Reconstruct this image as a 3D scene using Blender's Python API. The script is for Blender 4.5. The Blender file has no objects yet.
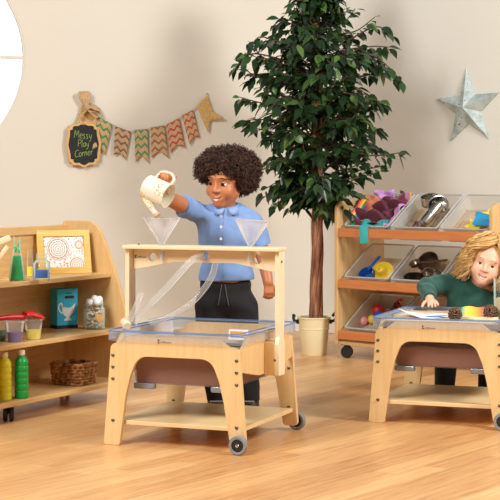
import bpy, math, random
import numpy as np
from mathutils import Vector, Matrix, Euler
random.seed(7); rng = np.random.default_rng(7)
PI = math.pi
SC = bpy.context.scene; COL = SC.collection
R = math.radians

# ---------------------------------------------------------------- camera
FPX, HZ, CAMZ = 1600.0, 171.0, 1.05          # focal length in pixels, horizon row, eye height
cam_d = bpy.data.cameras.new('camera'); cam = bpy.data.objects.new('camera', cam_d); COL.objects.link(cam)
cam.location = (0, 0, CAMZ); cam.rotation_euler = (PI/2, 0, 0)
cam_d.sensor_width = 36; cam_d.lens = FPX/500*36; cam_d.shift_y = (HZ-250)/500.0
cam_d.clip_end = 100
SC.camera = cam
SC.view_settings.view_transform = 'Standard'; SC.view_settings.look = 'None'
SC.view_settings.gamma = 1; SC.view_settings.exposure = 0.0; SC.view_settings.use_curve_mapping = False

def on(px, py, z):                           # the point of a level surface at height z seen there
    d = (CAMZ-z)*FPX/(py-HZ)
    return Vector(((px-250)*d/FPX, d, z))
def at(px, py, d):
    return Vector(((px-250)*d/FPX, d, CAMZ-(py-HZ)*d/FPX))

# ---------------------------------------------------------------- materials
def lin(c):
    return tuple((v/255/12.92 if v/255 <= .04045 else ((v/255+.055)/1.055)**2.4) for v in c)
class NT:
    def __init__(s, name):
        s.m = bpy.data.materials.new(name); s.m.use_nodes = True
        s.t = s.m.node_tree; s.t.nodes.clear()
        s.out = s.t.nodes.new('ShaderNodeOutputMaterial')
    def n(s, typ, **kw):
        nd = s.t.nodes.new(typ)
        for k, v in kw.items(): setattr(nd, k, v)
        return nd
    def put(s, sock, v):
        if v is None: return
        if hasattr(v, 'is_output') or isinstance(v, bpy.types.NodeSocket): s.t.links.new(v, sock)
        elif isinstance(v, (tuple, list)) and len(v) == 3 and sock.type == 'RGBA': sock.default_value = (*v, 1)
        else: sock.default_value = v
    def ma(s, op, a, b=None, c=None):
        nd = s.n('ShaderNodeMath', operation=op)
        for i, v in enumerate((a, b, c)): s.put(nd.inputs[i], v)
        return nd.outputs[0]
    def mix(s, f, a, b):
        nd = s.n('ShaderNodeMix', data_type='RGBA')
        s.put(nd.inputs[0], f); s.put(nd.inputs[6], a); s.put(nd.inputs[7], b)
        return nd.outputs[2]
    def coord(s, kind='Object'): return s.n('ShaderNodeTexCoord').outputs[kind]
    def mapping(s, v, scale=(1,1,1), rot=(0,0,0), loc=(0,0,0)):
        nd = s.n('ShaderNodeMapping'); s.put(nd.inputs[0], v)
        nd.inputs[1].default_value = loc; nd.inputs[2].default_value = rot; nd.inputs[3].default_value = scale
        return nd.outputs[0]
    def noise(s, v, scale=5, detail=3, rough=.5):
        nd = s.n('ShaderNodeTexNoise'); s.put(nd.inputs['Vector'], v)
        nd.inputs['Scale'].default_value = scale; nd.inputs['Detail'].default_value = detail
        nd.inputs['Roughness'].default_value = rough
        return nd.outputs[0]
    def ramp(s, v, stops, interp='LINEAR'):
        nd = s.n('ShaderNodeValToRGB'); s.put(nd.inputs[0], v); cr = nd.color_ramp; cr.interpolation = interp
        while len(cr.elements) < len(stops): cr.elements.new(.5)
        for e, (p, c) in zip(cr.elements, stops): e.position = p; e.color = (*c, 1)
        return nd.outputs[0]
    def sep(s, v):
        nd = s.n('ShaderNodeSeparateXYZ'); s.put(nd.inputs[0], v); return nd.outputs
    def bump(s, h, strength=.2, dist=.002):
        nd = s.n('ShaderNodeBump'); nd.inputs['Strength'].default_value = strength; nd.inputs['Distance'].default_value = dist
        s.put(nd.inputs['Height'], h); return nd.outputs[0]
    def bsdf(s, col, rough=.5, metal=0, normal=None, spec=.5, **kw):
        nd = s.n('ShaderNodeBsdfPrincipled')
        s.put(nd.inputs['Base Color'], col); s.put(nd.inputs['Roughness'], rough); s.put(nd.inputs['Metallic'], metal)
        nd.inputs['Specular IOR Level'].default_value = spec
        if normal is not None: s.put(nd.inputs['Normal'], normal)
        for k, v in kw.items(): s.put(nd.inputs[k.replace('_', ' ')], v)
        return nd.outputs[0]
    def done(s, sh): s.t.links.new(sh, s.out.inputs[0]); return s.m

def plain(name, c, rough=.5, metal=0, var=.06, scale=30, bump=0, spec=.5, **kw):
    t = NT(name); c = lin(c); v = t.noise(t.coord(), scale, 3)
    a = tuple(x*(1-var) for x in c); b = tuple(min(1, x*(1+var)) for x in c)
    return t.done(t.bsdf(t.mix(v, a, b), rough, metal, t.bump(v, bump) if bump else None, spec, **kw))
def wood(name, c1, c2, axis=0, scale=1.0, rough=.38):
    t = NT(name); sc = [14*scale]*3; sc[axis] = .9*scale
    co = t.mapping(t.coord(), tuple(sc)); g = t.noise(co, 4, 5, .6)
    fine = t.noise(t.mapping(t.coord(), tuple(x*4 for x in sc)), 6, 2)
    f = t.ma('ADD', t.ma('MULTIPLY', g, .75), t.ma('MULTIPLY', fine, .25))
    col = t.ramp(f, [(.32, lin(c2)), (.62, lin(c1))])
    return t.done(t.bsdf(col, rough, 0, t.bump(fine, .05), .4))
def clear(name, tint, body, fac=.18, rough=.12):
    t = NT(name); tr = t.n('ShaderNodeBsdfTransparent'); t.put(tr.inputs[0], lin(tint))
    b = t.bsdf(lin(body), rough, 0, None, .6)
    fr = t.n('ShaderNodeFresnel'); fr.inputs[0].default_value = 1.3
    f = t.ma('ADD', t.ma('MULTIPLY', fr.outputs[0], .55), fac)
    mx = t.n('ShaderNodeMixShader'); t.put(mx.inputs[0], f)
    t.t.links.new(tr.outputs[0], mx.inputs[1]); t.t.links.new(b, mx.inputs[2])
    return t.done(mx.outputs[0])

M = {}
M['birch'] = wood('birch_ply', (234,199,144), (224,184,124), 2)
M['birch_x'] = wood('birch_ply_level', (236,206,154), (226,190,132), 0)
M['pale'] = wood('pale_birch', (240,219,182), (232,206,162), 0)
M['pale_z'] = wood('pale_birch_upright', (242,223,188), (236,212,170), 2)
M['shelfwood'] = wood('beech_shelf', (226,187,128), (210,166,104), 0)
M['shelfside'] = wood('beech_panel', (226,187,128), (212,168,108), 2)
M['binwood'] = wood('bin_unit_panel', (224,186,130), (210,168,110), 2)
M['lip'] = wood('orange_lip', (208,130,74), (192,112,58), 0)
M['goldframe'] = wood('gilded_wood', (232,190,98), (206,158,62), 0, 1.5)
M['darkmetal'] = plain('bolt_metal', (120,110,90), .35, .9)
M['rubber'] = plain('grey_rubber', (135,135,135), .6)
M['black'] = plain('black_plastic', (26,25,27), .4)
M['tray'] = clear('clear_blue_plastic', (248,249,252), (214,218,226), .05)
M['trayrim'] = clear('blue_rim_plastic', (206,222,242), (158,182,216), .26)
M['tub'] = clear('frosted_tub_plastic', (244,243,240), (230,228,222), .26, .25)
M['cup'] = clear('thin_cup_plastic', (252,252,252), (236,234,232), .10, .25)
M['tubrim'] = clear('frosted_tub_rim', (235,235,235), (236,234,230), .45, .25)
M['glass'] = clear('clear_glass', (252,254,253), (225,235,232), .02, .05)
M['funnel'] = clear('funnel_plastic', (252,252,253), (240,241,243), .16, .15)
M['hose'] = clear('hose_plastic', (254,254,254), (240,238,234), .20, .1)
M['lip_clear'] = clear('clear_lip_plastic', (240,244,250), (206,214,228), .2)
M['sand'] = plain('terracotta_sand', (152,100,72), .95, 0, .12, 220, .3)
M['steel'] = plain('brushed_steel', (205,200,190), .22, 1.0, .05, 12)
M['darksteel'] = plain('dull_steel', (135,120,105), .28, 1.0, .1, 12)
M['cream'] = plain('cream_enamel', (236,222,178), .35, 0, .03, 12)
M['white'] = plain('white_paint', (238,235,228), .5, 0, .02)
M['paper'] = plain('white_paper', (244,244,246), .7, 0, .02)
M['skirting'] = plain('white_skirting', (226,220,208), .5, 0, .03)

# ---------------------------------------------------------------- geometry builders
class MB:
    def __init__(s): s.v = []; s.f = []; s.m = []; s.uv = []
    def add(s, vs, fs, mi=0, uv=None):
        b = len(s.v); s.v += [tuple(p) for p in vs]
        for f in fs: s.f.append(tuple(i+b for i in f)); s.m.append(mi)
        s.uv += list(uv) if uv is not None else [(0, 0)]*len(vs)
        return s
    def box(s, c, d, rot=None, mi=0):
        x, y, z = (q/2 for q in d)
        vs = [Vector((a, b, e)) for a in (-x, x) for b in (-y, y) for e in (-z, z)]
        if rot is not None: vs = [rot @ p for p in vs]
        c = Vector(c)
        return s.add([p+c for p in vs], [(0,1,3,2),(4,6,7,5),(0,4,5,1),(2,3,7,6),(0,2,6,4),(1,5,7,3)], mi)
    def lathe(s, prof, n=24, mat=None, mi=0, cap=True):
        mat = mat or Matrix(); vs = []; fs = []
        for r, z in prof:
            for k in range(n):
                a = 2*PI*k/n; vs.append(mat @ Vector((r*math.cos(a), r*math.sin(a), z)))
        for i in range(len(prof)-1):
            for k in range(n):
                k2 = (k+1) % n; fs.append((i*n+k, i*n+k2, (i+1)*n+k2, (i+1)*n+k))
        if cap:
            fs.append(tuple(range(n))[::-1]); fs.append(tuple(range((len(prof)-1)*n, len(prof)*n)))
        return s.add(vs, fs, mi)
    def tube(s, pts, rad, n=8, mi=0, uvv=None, cap=True):
        pts = [Vector(p) for p in pts]; k = len(pts)
        rad = rad if hasattr(rad, '__len__') else [rad]*k
        vs = []; fs = []; up = None
        for i, p in enumerate(pts):
            t = (pts[min(i+1, k-1)]-pts[max(i-1, 0)]).normalized()
            if up is None:
                up = t.cross(Vector((0.3, .2, 1))); 
                if up.length < .05: up = t.cross(Vector((1, 0, 0)))
                up.normalize()
            else:
                up = (up-t*up.dot(t))
                if up.length < 1e-6: up = t.orthogonal()
                up.normalize()
            w = t.cross(up)
            for j in range(n):
                a = 2*PI*j/n; vs.append(p+(up*math.cos(a)+w*math.sin(a))*rad[i])
        for i in range(k-1):
            for j in range(n):
                j2 = (j+1) % n; fs.append((i*n+j, i*n+j2, (i+1)*n+j2, (i+1)*n+j))
        if cap: fs.append(tuple(range(n))[::-1]); fs.append(tuple(range((k-1)*n, k*n)))
        return s.add(vs, fs, mi, [uvv]*len(vs) if uvv else None)
    def ball(s, c, r, n=16, m=10, rot=None, mi=0, mif=None):
        r = r if hasattr(r, '__len__') else (r, r, r); c = Vector(c); vs = []; fs = []
        for i in range(m+1):
            th = PI*i/m
            for k in range(n):
                ph = 2*PI*k/n
                p = Vector((r[0]*math.sin(th)*math.cos(ph), r[1]*math.sin(th)*math.sin(ph), r[2]*math.cos(th)))
                vs.append((rot @ p if rot is not None else p)+c)
        b = len(s.v); s.v += [tuple(p) for p in vs]; s.uv += [(0, 0)]*len(vs)
        for i in range(m):
            for k in range(n):
                k2 = (k+1) % n
                f = (i*n+k, (i+1)*n+k, (i+1)*n+k2, i*n+k2)
                s.f.append(tuple(q+b for q in f)); s.m.append(mif(i/m) if mif else mi)
        return s
    def prism(s, poly, y0, y1, mi=0, plane='xz'):
        n = len(poly)
        def P(a, b, h): return (a, h, b) if plane == 'xz' else ((a, b, h) if plane == 'xy' else (h, a, b))
        vs = [P(a, b, y0) for a, b in poly]+[P(a, b, y1) for a, b in poly]
        fs = [tuple(range(n)), tuple(range(2*n-1, n-1, -1))]+[((i+1) % n, i, i+n, (i+1) % n+n) for i in range(n)]
        return s.add(vs, fs, mi)
    def build(s, name, mats, parent=None, smooth=False, bevel=0, loc=None, rot=None, seg=2):
        me = bpy.data.meshes.new(name); me.from_pydata(s.v, [], s.f); me.validate()
        uvl = me.uv_layers.new(name='UVMap')
        idx = np.zeros(len(me.loops), dtype=np.int32); me.loops.foreach_get('vertex_index', idx)
        uvl.data.foreach_set('uv', np.array(s.uv, dtype=np.float32)[idx].ravel())
        return finish(name, me, mats, parent, smooth, bevel, loc, rot, seg, s.m)
def finish(name, me, mats, parent=None, smooth=False, bevel=0, loc=None, rot=None, seg=2, mi=None):
    for m in (mats if isinstance(mats, (list, tuple)) else [mats]): me.materials.append(m)
    if mi is not None and len(mi) == len(me.polygons): me.polygons.foreach_set('material_index', np.array(mi, dtype=np.int32))
    import bmesh
    bm = bmesh.new(); bm.from_mesh(me); bmesh.ops.recalc_face_normals(bm, faces=bm.faces); bm.to_mesh(me); bm.free()
    if smooth:
        me.polygons.foreach_set('use_smooth', [True]*len(me.polygons))
        if smooth != 'all': 
            try: me.set_sharp_from_angle(angle=R(40))
            except Exception: pass
    o = bpy.data.objects.new(name, me); COL.objects.link(o)
    if parent: o.parent = parent
    if loc is not None: o.location = loc
    if rot is not None: o.rotation_euler = rot
    if bevel:
        b = o.modifiers.new('bevel', 'BEVEL'); b.width = bevel; b.segments = seg; b.limit_method = 'ANGLE'; b.angle_limit = R(35)
    return o
def curve_plate(name, loops, thick, mats, parent=None, bev=.0015, xf=None, loc=None, rot=None):
    """plate with holes, outline loops in a plane, standing (x,z) with thickness along y unless xf is given"""
    cu = bpy.data.curves.new(name, 'CURVE'); cu.dimensions = '2D'; cu.fill_mode = 'BOTH'
    cu.extrude = max(thick/2-bev, 1e-5); cu.bevel_depth = bev; cu.bevel_resolution = 1; cu.offset = -bev
    for lp in loops:
        sp = cu.splines.new('POLY'); sp.points.add(len(lp)-1); sp.use_cyclic_u = True
        for p, (a, b) in zip(sp.points, lp): p.co = (a, b, 0, 1)
    tmp = bpy.data.objects.new('tmp', cu); COL.objects.link(tmp)
    dg = bpy.context.evaluated_depsgraph_get()
    me = bpy.data.meshes.new_from_object(tmp.evaluated_get(dg)); me.materials.clear()
    bpy.data.objects.remove(tmp); bpy.data.curves.remove(cu)
    me.transform(xf if xf is not None else Matrix.Rotation(PI/2, 4, 'X'))
    me.name = name
    return finish(name, me, mats, parent, False, 0, loc, rot)
def text_mesh(name, txt, size, mat, parent, loc, rot=(PI/2, 0, 0), ext=.0006):
    cu = bpy.data.curves.new(name, 'FONT'); cu.body = txt; cu.size = size; cu.extrude = ext; cu.resolution_u = 3
    tmp = bpy.data.objects.new('tmp', cu); COL.objects.link(tmp)
    dg = bpy.context.evaluated_depsgraph_get()
    me = bpy.data.meshes.new_from_object(tmp.evaluated_get(dg)); me.materials.clear()
    bpy.data.objects.remove(tmp); bpy.data.curves.remove(cu)
    me.name = name
    return finish(name, me, mat, parent, False, 0, loc, rot)
def rounded(pts, n=6):
    """pts: (x, y, radius) -> polygon with those corners rounded"""
    out = []; k = len(pts)
    for i in range(k):
        x, y, r = pts[i]; p = Vector((x, y)); a = Vector(pts[i-1][:2]); b = Vector(pts[(i+1) % k][:2])
        if r <= 0: out.append((x, y)); continue
        u = (a-p); v = (b-p); lu, lv = u.length, v.length; u.normalize(); v.normalize()
        ang = u.angle(v); t = min(r/math.tan(ang/2), lu*.49, lv*.49)
        p0 = p+u*t; p1 = p+v*t
        for j in range(n+1):
            q = j/n; out.append(tuple((p0*(1-q)**2+p*2*q*(1-q)+p1*q*q)))
    return out
def circ(x, y, r, n=28): return [(x+r*math.cos(2*PI*k/n), y+r*math.sin(2*PI*k/n)) for k in range(n)]
def spline(pts, n=8):
    pts = [Vector(p) for p in pts]; P = [pts[0]*2-pts[1]]+pts+[pts[-1]*2-pts[-2]]; out = []
    for i in range(1, len(P)-2):
        a, b, c, d = P[i-1:i+3]
        for j in range(n):
            t = j/n; out.append(.5*((2*b)+(c-a)*t+(2*a-5*b+4*c-d)*t*t+(3*b-a-3*c+d)*t**3))
    out.append(pts[-1]); return out

def tag(o, label=None, cat=None, group=None, kind=None):
    if label: o['label'] = label
    if cat: o['category'] = cat
    if group: o['group'] = group
    if kind: o['kind'] = kind
    return o
def thing(name, label, cat, loc=(0,0,0), rz=0, group=None, rot=None):
    o = bpy.data.objects.new(name, None); o.empty_display_size = .05; COL.objects.link(o)
    o.location = loc; o.rotation_euler = rot if rot is not None else (0, 0, rz)
    return tag(o, label, cat, group)
def copy_tree(o, parent=None):
    c = o.copy(); COL.objects.link(c)
    if parent: c.parent = parent
    for ch in list(o.children): copy_tree(ch, c)
    return c
# ================================================================= the setting
def floor_mat():
    t = NT('oak_plank_floor'); co = t.mapping(t.coord(), (1,1,1), (0, 0, R(-(90-36))))   # x runs along the planks
    s = t.sep(co)
    W, L = .095, 1.1
    row = t.ma('FLOOR', t.ma('DIVIDE', s[1], W))
    wn = t.n('ShaderNodeTexWhiteNoise', noise_dimensions='1D'); t.put(wn.inputs['W'], row)
    xs = t.ma('ADD', t.ma('DIVIDE', s[0], L), wn.outputs[0])
    idx = t.ma('FLOOR', xs)
    cmb = t.n('ShaderNodeCombineXYZ'); t.put(cmb.inputs[0], idx); t.put(cmb.inputs[1], row)
    w2 = t.n('ShaderNodeTexWhiteNoise', noise_dimensions='2D'); t.put(w2.inputs['Vector'], cmb.outputs[0])
    g = t.noise(t.mapping(co, (1.6, 22, 1)), 2.2, 6, .62)
    g2 = t.noise(t.mapping(co, (4, 90, 1)), 1.5, 3, .6)
    big = t.noise(t.mapping(co, (.7, 3.0, 1)), 1.3, 2)
    f = t.ma('ADD', t.ma('ADD', t.ma('MULTIPLY', g, .46), t.ma('MULTIPLY', g2, .16)),
             t.ma('ADD', t.ma('MULTIPLY', w2.outputs[0], .15), t.ma('MULTIPLY', big, .23)))
    col = t.ramp(f, [(.30, lin((168,112,64))), (.43, lin((206,150,94))), (.56, lin((224,174,114))), (.72, lin((236,198,146)))])
    fy = t.ma('FRACT', t.ma('DIVIDE', s[1], W)); fx = t.ma('FRACT', xs)
    gap = t.ma('MAXIMUM', t.ma('LESS_THAN', fy, .018), t.ma('LESS_THAN', fx, .0022))
    col = t.mix(t.ma('MULTIPLY', gap, .45), col, lin((140,92,52)))
    return t.done(t.bsdf(col, .34, 0, t.bump(g2, .04), .45))
fl = MB().box((0, 8.0, -.05), (13, 16, .1)).build('floor', floor_mat()); fl['kind'] = 'structure'

def wall_mat(name, c):
    t = NT(name); v = t.noise(t.coord(), 1.2, 2); f = t.noise(t.coord(), 160, 2)
    c = lin(c)
    return t.done(t.bsdf(t.mix(v, tuple(x*.97 for x in c), tuple(min(1, x*1.03) for x in c)), .85, 0, t.bump(f, .04), .2))
CORNER = Vector((.394, 10.5, 0)); AL = math.atan2(.28, .96); AR = -R(43.1)
M['wall'] = wall_mat('cream_wall', (229,222,207))
M['wallr'] = wall_mat('white_wall', (230,226,214))
WX, WZ, WR = -2.557, 1.753, .685
wl = curve_plate('wall_left', [[(-4.6, 0), (0, 0), (0, 3.0), (-4.6, 3.0)], circ(WX, WZ, WR, 96)], .05, M['wall'], bev=.0005,
                 loc=CORNER+Vector((-math.sin(AL)*.025, math.cos(AL)*.025, 0)), rot=(0, 0, AL)); wl['kind'] = 'structure'
wr = MB().box((2.3, .08, 1.5), (4.6, .16, 3.0)).build('wall_right', M['wallr'], loc=CORNER, rot=(0, 0, AR)); wr['kind'] = 'structure'
for nm, x0, x1, ang in (('baseboard_left', -4.6, 0, AL), ('baseboard_right', 0, 4.6, AR)):
    b = MB().box(((x0+x1)/2, -.0085, .045), (x1-x0, .015, .09)).build(nm, M['skirting'], bevel=.004, loc=CORNER, rot=(0, 0, ang)); b['kind'] = 'structure'
# round window: frame ring, bars, pane
wb = MB()
prof = [(WR-.010, -.018), (WR, -.018), (WR, .018), (WR-.010, .018), (WR-.010, -.018)]
wb.lathe(prof, 96, Matrix.Translation((WX, .022, WZ)) @ Matrix.Rotation(PI/2, 4, 'X'), cap=False)
wb.box((WX, .022, WZ+.005), (2*WR-.015, .03, .018)); wb.box((WX, .022, WZ), (.018, .03, 2*WR-.015))
wi = wb.build('window_1', M['skirting'], loc=CORNER, rot=(0, 0, AL)); wi['kind'] = 'structure'
MB().lathe([(WR-.009, .0), (WR-.009, .004)], 96, Matrix.Translation((WX, .024, WZ)) @ Matrix.Rotation(PI/2, 4, 'X')).build('pane', M['glass'], parent=wi)

# ================================================================= water table
TW = .593
def stand(label, loc, rz, group=None):
    t = thing('activity_table', label, 'table', loc, rz, group)
    half = [(0, .0, .012), (.028, .345, 0), (.030, .388, .03), (.075, .395, .02), (.118, .427, .03)]
    arch = [(.068, 0, .012), (.094, .187, .1), (.112, .262, .05), (.145, .344, .085)]
    for nm, y in (('front_panel', 0), ('back_panel', .56)):
        L = [(x, z, r) for x, z, r in half]
        Rr = [(TW-x, z, r) for x, z, r in half[::-1]]; Rr[-1] = (TW-.003, .022, .02)
        Ra = [(TW-x, z, r) for x, z, r in arch]; Ra[0] = (TW-.066, .022, .02)
        La = [(x, z, r) for x, z, r in arch[::-1]]
        poly = rounded(L+Rr+Ra+La, 8)
        p = curve_plate(nm, [poly], .018, M['birch'], t, .0018, loc=(0, y+(.009), 0))
        for x in (.041, .552):
            for z in (.345, .300, .255, .096):
                b = MB().lathe([(.0065, 0), (.0065, .003), (.004, .0045)], 14, Matrix.Translation((x, 0 if y == 0 else 0, z)) @ Matrix.Rotation(PI/2, 4, 'X'))
                b.lathe([(.0028, .0044), (.0028, .0052)], 6, Matrix.Translation((x, 0, z)) @ Matrix.Rotation(PI/2, 4, 'X'))
                b.build('bolt', M['darkmetal'], p, True, loc=(0, -.009, 0))
    for x in (.028, TW-.046):
        pl = rounded([(.018, .30, .0), (.10, .285, .05), (.20, .268, .05), (.36, .268, .05), (.46, .285, .05), (.56, .30, 0), (.56, .380, 0), (.535, .385, .02),
                      (.48, .426, .03), (.10, .426, .03), (.045, .385, .02), (.018, .380, 0)], 6)
        MB().prism(pl, x, x+.018, plane='yz').build('side_panel', M['birch'], t, bevel=.0015)
    MB().box((TW/2, .289, .086), (TW-.045, .535, .016)).build('lower_shelf', M['birch_x'], t, bevel=.002)
    for y, sg in ((-.026, -1), (.56+.018+.026, 1)):
        w = MB(); mt = Matrix.Translation((.570, y, .036)) @ Matrix.Rotation(PI/2, 4, 'X')
        w.lathe([(.024, -.012), (.033, -.013), (.036, -.008), (.036, .008), (.033, .013), (.024, .012), (.024, -.012)], 36, mt, cap=False)
        wo = w.build('wheel', M['rubber'], t, True)
        h = MB(); h.lathe([(.0, -.010), (.0245, -.010), (.0245, .009), (.012, .011), (.0, .011)], 30, mt); h.build('hub', M['black'], wo, True)
        c = MB(); c.lathe([(.0, -.02), (.008, -.02), (.008, .0135), (.006, .016), (.0, .017)], 18, mt); c.build('axle_cap', M['steel'], wo, True)
    # maker's mark under the rim
    mk = MB().box((.232, -.0006, .4030), (.004, .001, .012)).box((.2365, -.0006, .4075), (.004, .001, .003)).box((.2365, -.0006, .3985), (.004, .001, .003))
    mk.box((.2325, -.0006, .4105), (.008, .001, .003)).build('maker_mark', M['black'], t)
    text_mesh('maker_lettering', 'millhouse', .0115, M['black'], t, (.2415, -.0002, .3985))
    return t
M['clip'] = clear('grey_clip_plastic', (200,205,210), (170,174,180), .5)
def tray(label, parent_loc, rz, group):
    t = thing('water_tray', label, 'tray', parent_loc, rz, group)
    X0, X1, Y0, Y1 = .012, TW-.012, -.014, .594; Z = .437
    def rr(x0, x1, y0, y1, z, r): return [(a, b, z) for a, b in rounded([(x0, y0, r), (x1, y0, r), (x1, y1, r), (x0, y1, r)], 6)]
    def rings(rs, close_last=False):
        m = MB(); n = len(rs[0]); vs = [p for q in rs for p in q]
        fs = [(i*n+k, i*n+(k+1) % n, (i+1)*n+(k+1) % n, (i+1)*n+k) for i in range(len(rs)-1) for k in range(n)]
        if close_last: fs.append(tuple(range((len(rs)-1)*n, len(rs)*n)))
        return m.add(vs, fs)
    rings([rr(X0, X1, Y0, Y1, Z-.036, .05), rr(X0+.001, X1-.001, Y0+.001, Y1-.001, Z, .05), rr(X0+.042, X1-.042, Y0+.046, Y1-.046, Z-.0005, .045)]).build('skirt', M['lip_clear'], t, True)
    basin = rings([rr(X0+.042, X1-.042, Y0+.046, Y1-.046, Z-.001, .045),
                   rr(X0+.062, X1-.062, Y0+.075, Y1-.075, .33, .05), rr(X0+.075, X1-.075, Y0+.088, Y1-.088, .235, .05),
                   rr(X0+.085, X1-.085, Y0+.098, Y1-.098, .230, .05)], True)
    basin.build('basin', M['tray'], t, True)
    for g, z in ((0, Z+.001), (.042, Z+.0005)):
        loop = rr(X0+g, X1-g, Y0+g, Y1-g, z, .05)
        m = MB(); m.tube(loop+loop[:1], .0026 if g == 0 else .0022, 8, cap=False); m.build('rim', M['trayrim'], t, True)
    for x in (.135, TW-.135):
        m = MB().box((x, .088, .2215), (.085, .03, .022)); m.build('foot_clip', M['clip'], t, bevel=.004)
    # sand in the basin
    return t
def sand_bed(label, loc, rz, z=.318):
    n = 40; m = MB(); vs = []; 
    for i in range(n+1):
        for j in range(n+1):
            x = .094+(TW-.188)*i/n; y = .084+.412*j/n
            e = min(i, j, n-i, n-j)
            vs.append((x, y, z-.008+.010*math.sin(x*31+1)*math.sin(y*27)*(1 if e > 0 else 0)))
    b = len(vs); fs = [(i*(n+1)+j, (i+1)*(n+1)+j, (i+1)*(n+1)+j+1, i*(n+1)+j+1) for i in range(n) for j in range(n)]
    m.add(vs, fs)
    edge = [i*(n+1) for i in range(n+1)]+[n*(n+1)+j for j in range(1, n+1)]+[i*(n+1)+n for i in range(n-1, -1, -1)]+[j for j in range(n-1, 0, -1)]
    low = [(TW/2+(vs[k][0]-TW/2)*.965, .29+(vs[k][1]-.29)*.965, .2335) for k in edge]
    b0 = len(m.v); m.v += low; m.uv += [(0, 0)]*len(low); q = len(edge)
    for k in range(q): m.f.append((edge[k], edge[(k+1) % q], b0+(k+1) % q, b0+k)); m.m.append(0)
    m.f.append(tuple(range(b0, b0+q))); m.m.append(0)
    o = m.build('sand', M['sand'], None, True, loc=loc, rot=(0, 0, rz)); tag(o, label, 'sand', kind='stuff'); return o

T1, A1 = Vector((-.563, 6.147, 0)), -R(21.7)
T2, A2 = Vector((.495, 6.69, 0)), -R(20)
RZ1 = Matrix.Translation(T1) @ Matrix.Rotation(A1, 4, 'Z'); RZ2 = Matrix.Translation(T2) @ Matrix.Rotation(A2, 4, 'Z')
tb1 = stand('birch plywood table on wheels with a tall pouring frame, in front of the standing child', T1, A1)
tb2 = stand('birch plywood table on wheels without a frame, in front of the smiling blond child', T2, A2)
tray('clear blue-rimmed tray set in the table with the pouring frame', T1, A1, 'water trays')
tray('clear blue-rimmed tray with pine cones and paper on it, in front of the girl', T2, A2, 'water trays')
sand_bed('brown sand inside the clear tray below the pouring frame', T1, A1, .345)
sand_bed('brown sand inside the clear tray of the girl\'s table', T2, A2)
# pouring frame (a part of the first table)
GV = .28; G0, G1, GZ = -.034, .630, .755
rack = MB()
rack_top = curve_plate('pouring_frame', [rounded([(G0, GV-.055, .01), (G1, GV-.055, .01), (G1, GV+.055, .01), (G0, GV+.055, .01)], 4),
           circ(.1217, GV-.01, .012), circ(.52, GV-.01, .012)], .014, M['pale'], tb1, .0015, Matrix.Translation((0, 0, GZ-.007)))
fa = [(G0+.022, .658, 0), (G0+.05, .660, .02), (.16, .688, .1), (.2975, .697, .1), (.435, .688, .1), (G1-.05, .660, .02), (G1-.022, .658, 0), (G1-.022, GZ-.0145, 0), (G0+.022, GZ-.0145, 0)]
curve_plate('fascia', [rounded(fa, 6), circ(.072, .706, .0175), circ(.2975, .716, .0195), circ(.523, .706, .0175)], .016, M['pale'], rack_top, .001, loc=(0, GV+.016, 0))
for x in (G0+.003, G1-.021):
    pp = rounded([(GV-.034, .262, .01), (GV+.034, .262, .01), (GV+.034, .385, .02), (GV+.022, .41, .02), (GV+.03, .47, .05), (GV+.03, GZ-.0142, 0), (GV-.028, GZ-.0142, 0),
                  (GV-.03, .47, .05), (GV-.022, .41, .02), (GV-.034, .385, .02)], 5)
    MB().prism(pp, x, x+.018, plane='yz').build('post', M['pale_z'], rack_top, bevel=.0015)
for x0, x1, bx_ in ((TW-.028, G1-.021, TW+.018), (G0+.021, .028, -.005)):
    pl = rounded([(x0, .262, 0), (x1, .262, .0), (x1, .392, .012), (x0, .392, 0)], 5)
    MB().prism(pl, GV-.030, GV+.030).build('bracket', M['birch'], rack_top, bevel=.002)
    MB().lathe([(.0065, 0), (.0065, .003), (.004, .0045)], 14, Matrix.Translation((bx_, GV-.030, .322)) @ Matrix.Rotation(PI/2, 4, 'X')).build('bolt', M['darkmetal'], rack_top, True)
MB().lathe([(.005, 0), (.005, .003)], 12, Matrix.Translation((G1-.003, GV-.005, .70)) @ Matrix.Rotation(PI/2, 4, 'Y')).build('bolt', M['darkmetal'], rack_top, True)
MB().lathe([(.004, 0), (.003, .006)], 10, Matrix.Translation((.02, GV-.01, GZ))).build('screw', M['darkmetal'], rack_top, True)
mk = MB().box((-.004, 0, .7075), (.004, .001, .012)).box((.0005, 0, .712), (.004, .001, .003)).box((.0005, 0, .703), (.004, .001, .003))
mk.build('maker_mark', M['black'], rack_top, loc=(0, GV+.0075, 0)); 
text_mesh('maker_lettering', 'millhouse', .0105, M['black'], rack_top, (.0045, GV+.0078, .703))
# sticker on the tray wall
stk = MB().box((0, 0, 0), (.085, .0016, .042)); stk.box((0, -.0009, .006), (.07, .001, .014), mi=1); stk.box((0, -.0009, -.010), (.066, .001, .004), mi=2)
tr1 = [o for o in COL.objects if o.name == 'water_tray'][0]
stk.build('warning_sticker', [M['paper'], plain('sticker_orange', (214,160,80)), plain('sticker_grey', (120,120,120))], tr1, loc=(.352, .5095, .386), rot=(R(-9), 0, 0))

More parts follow.
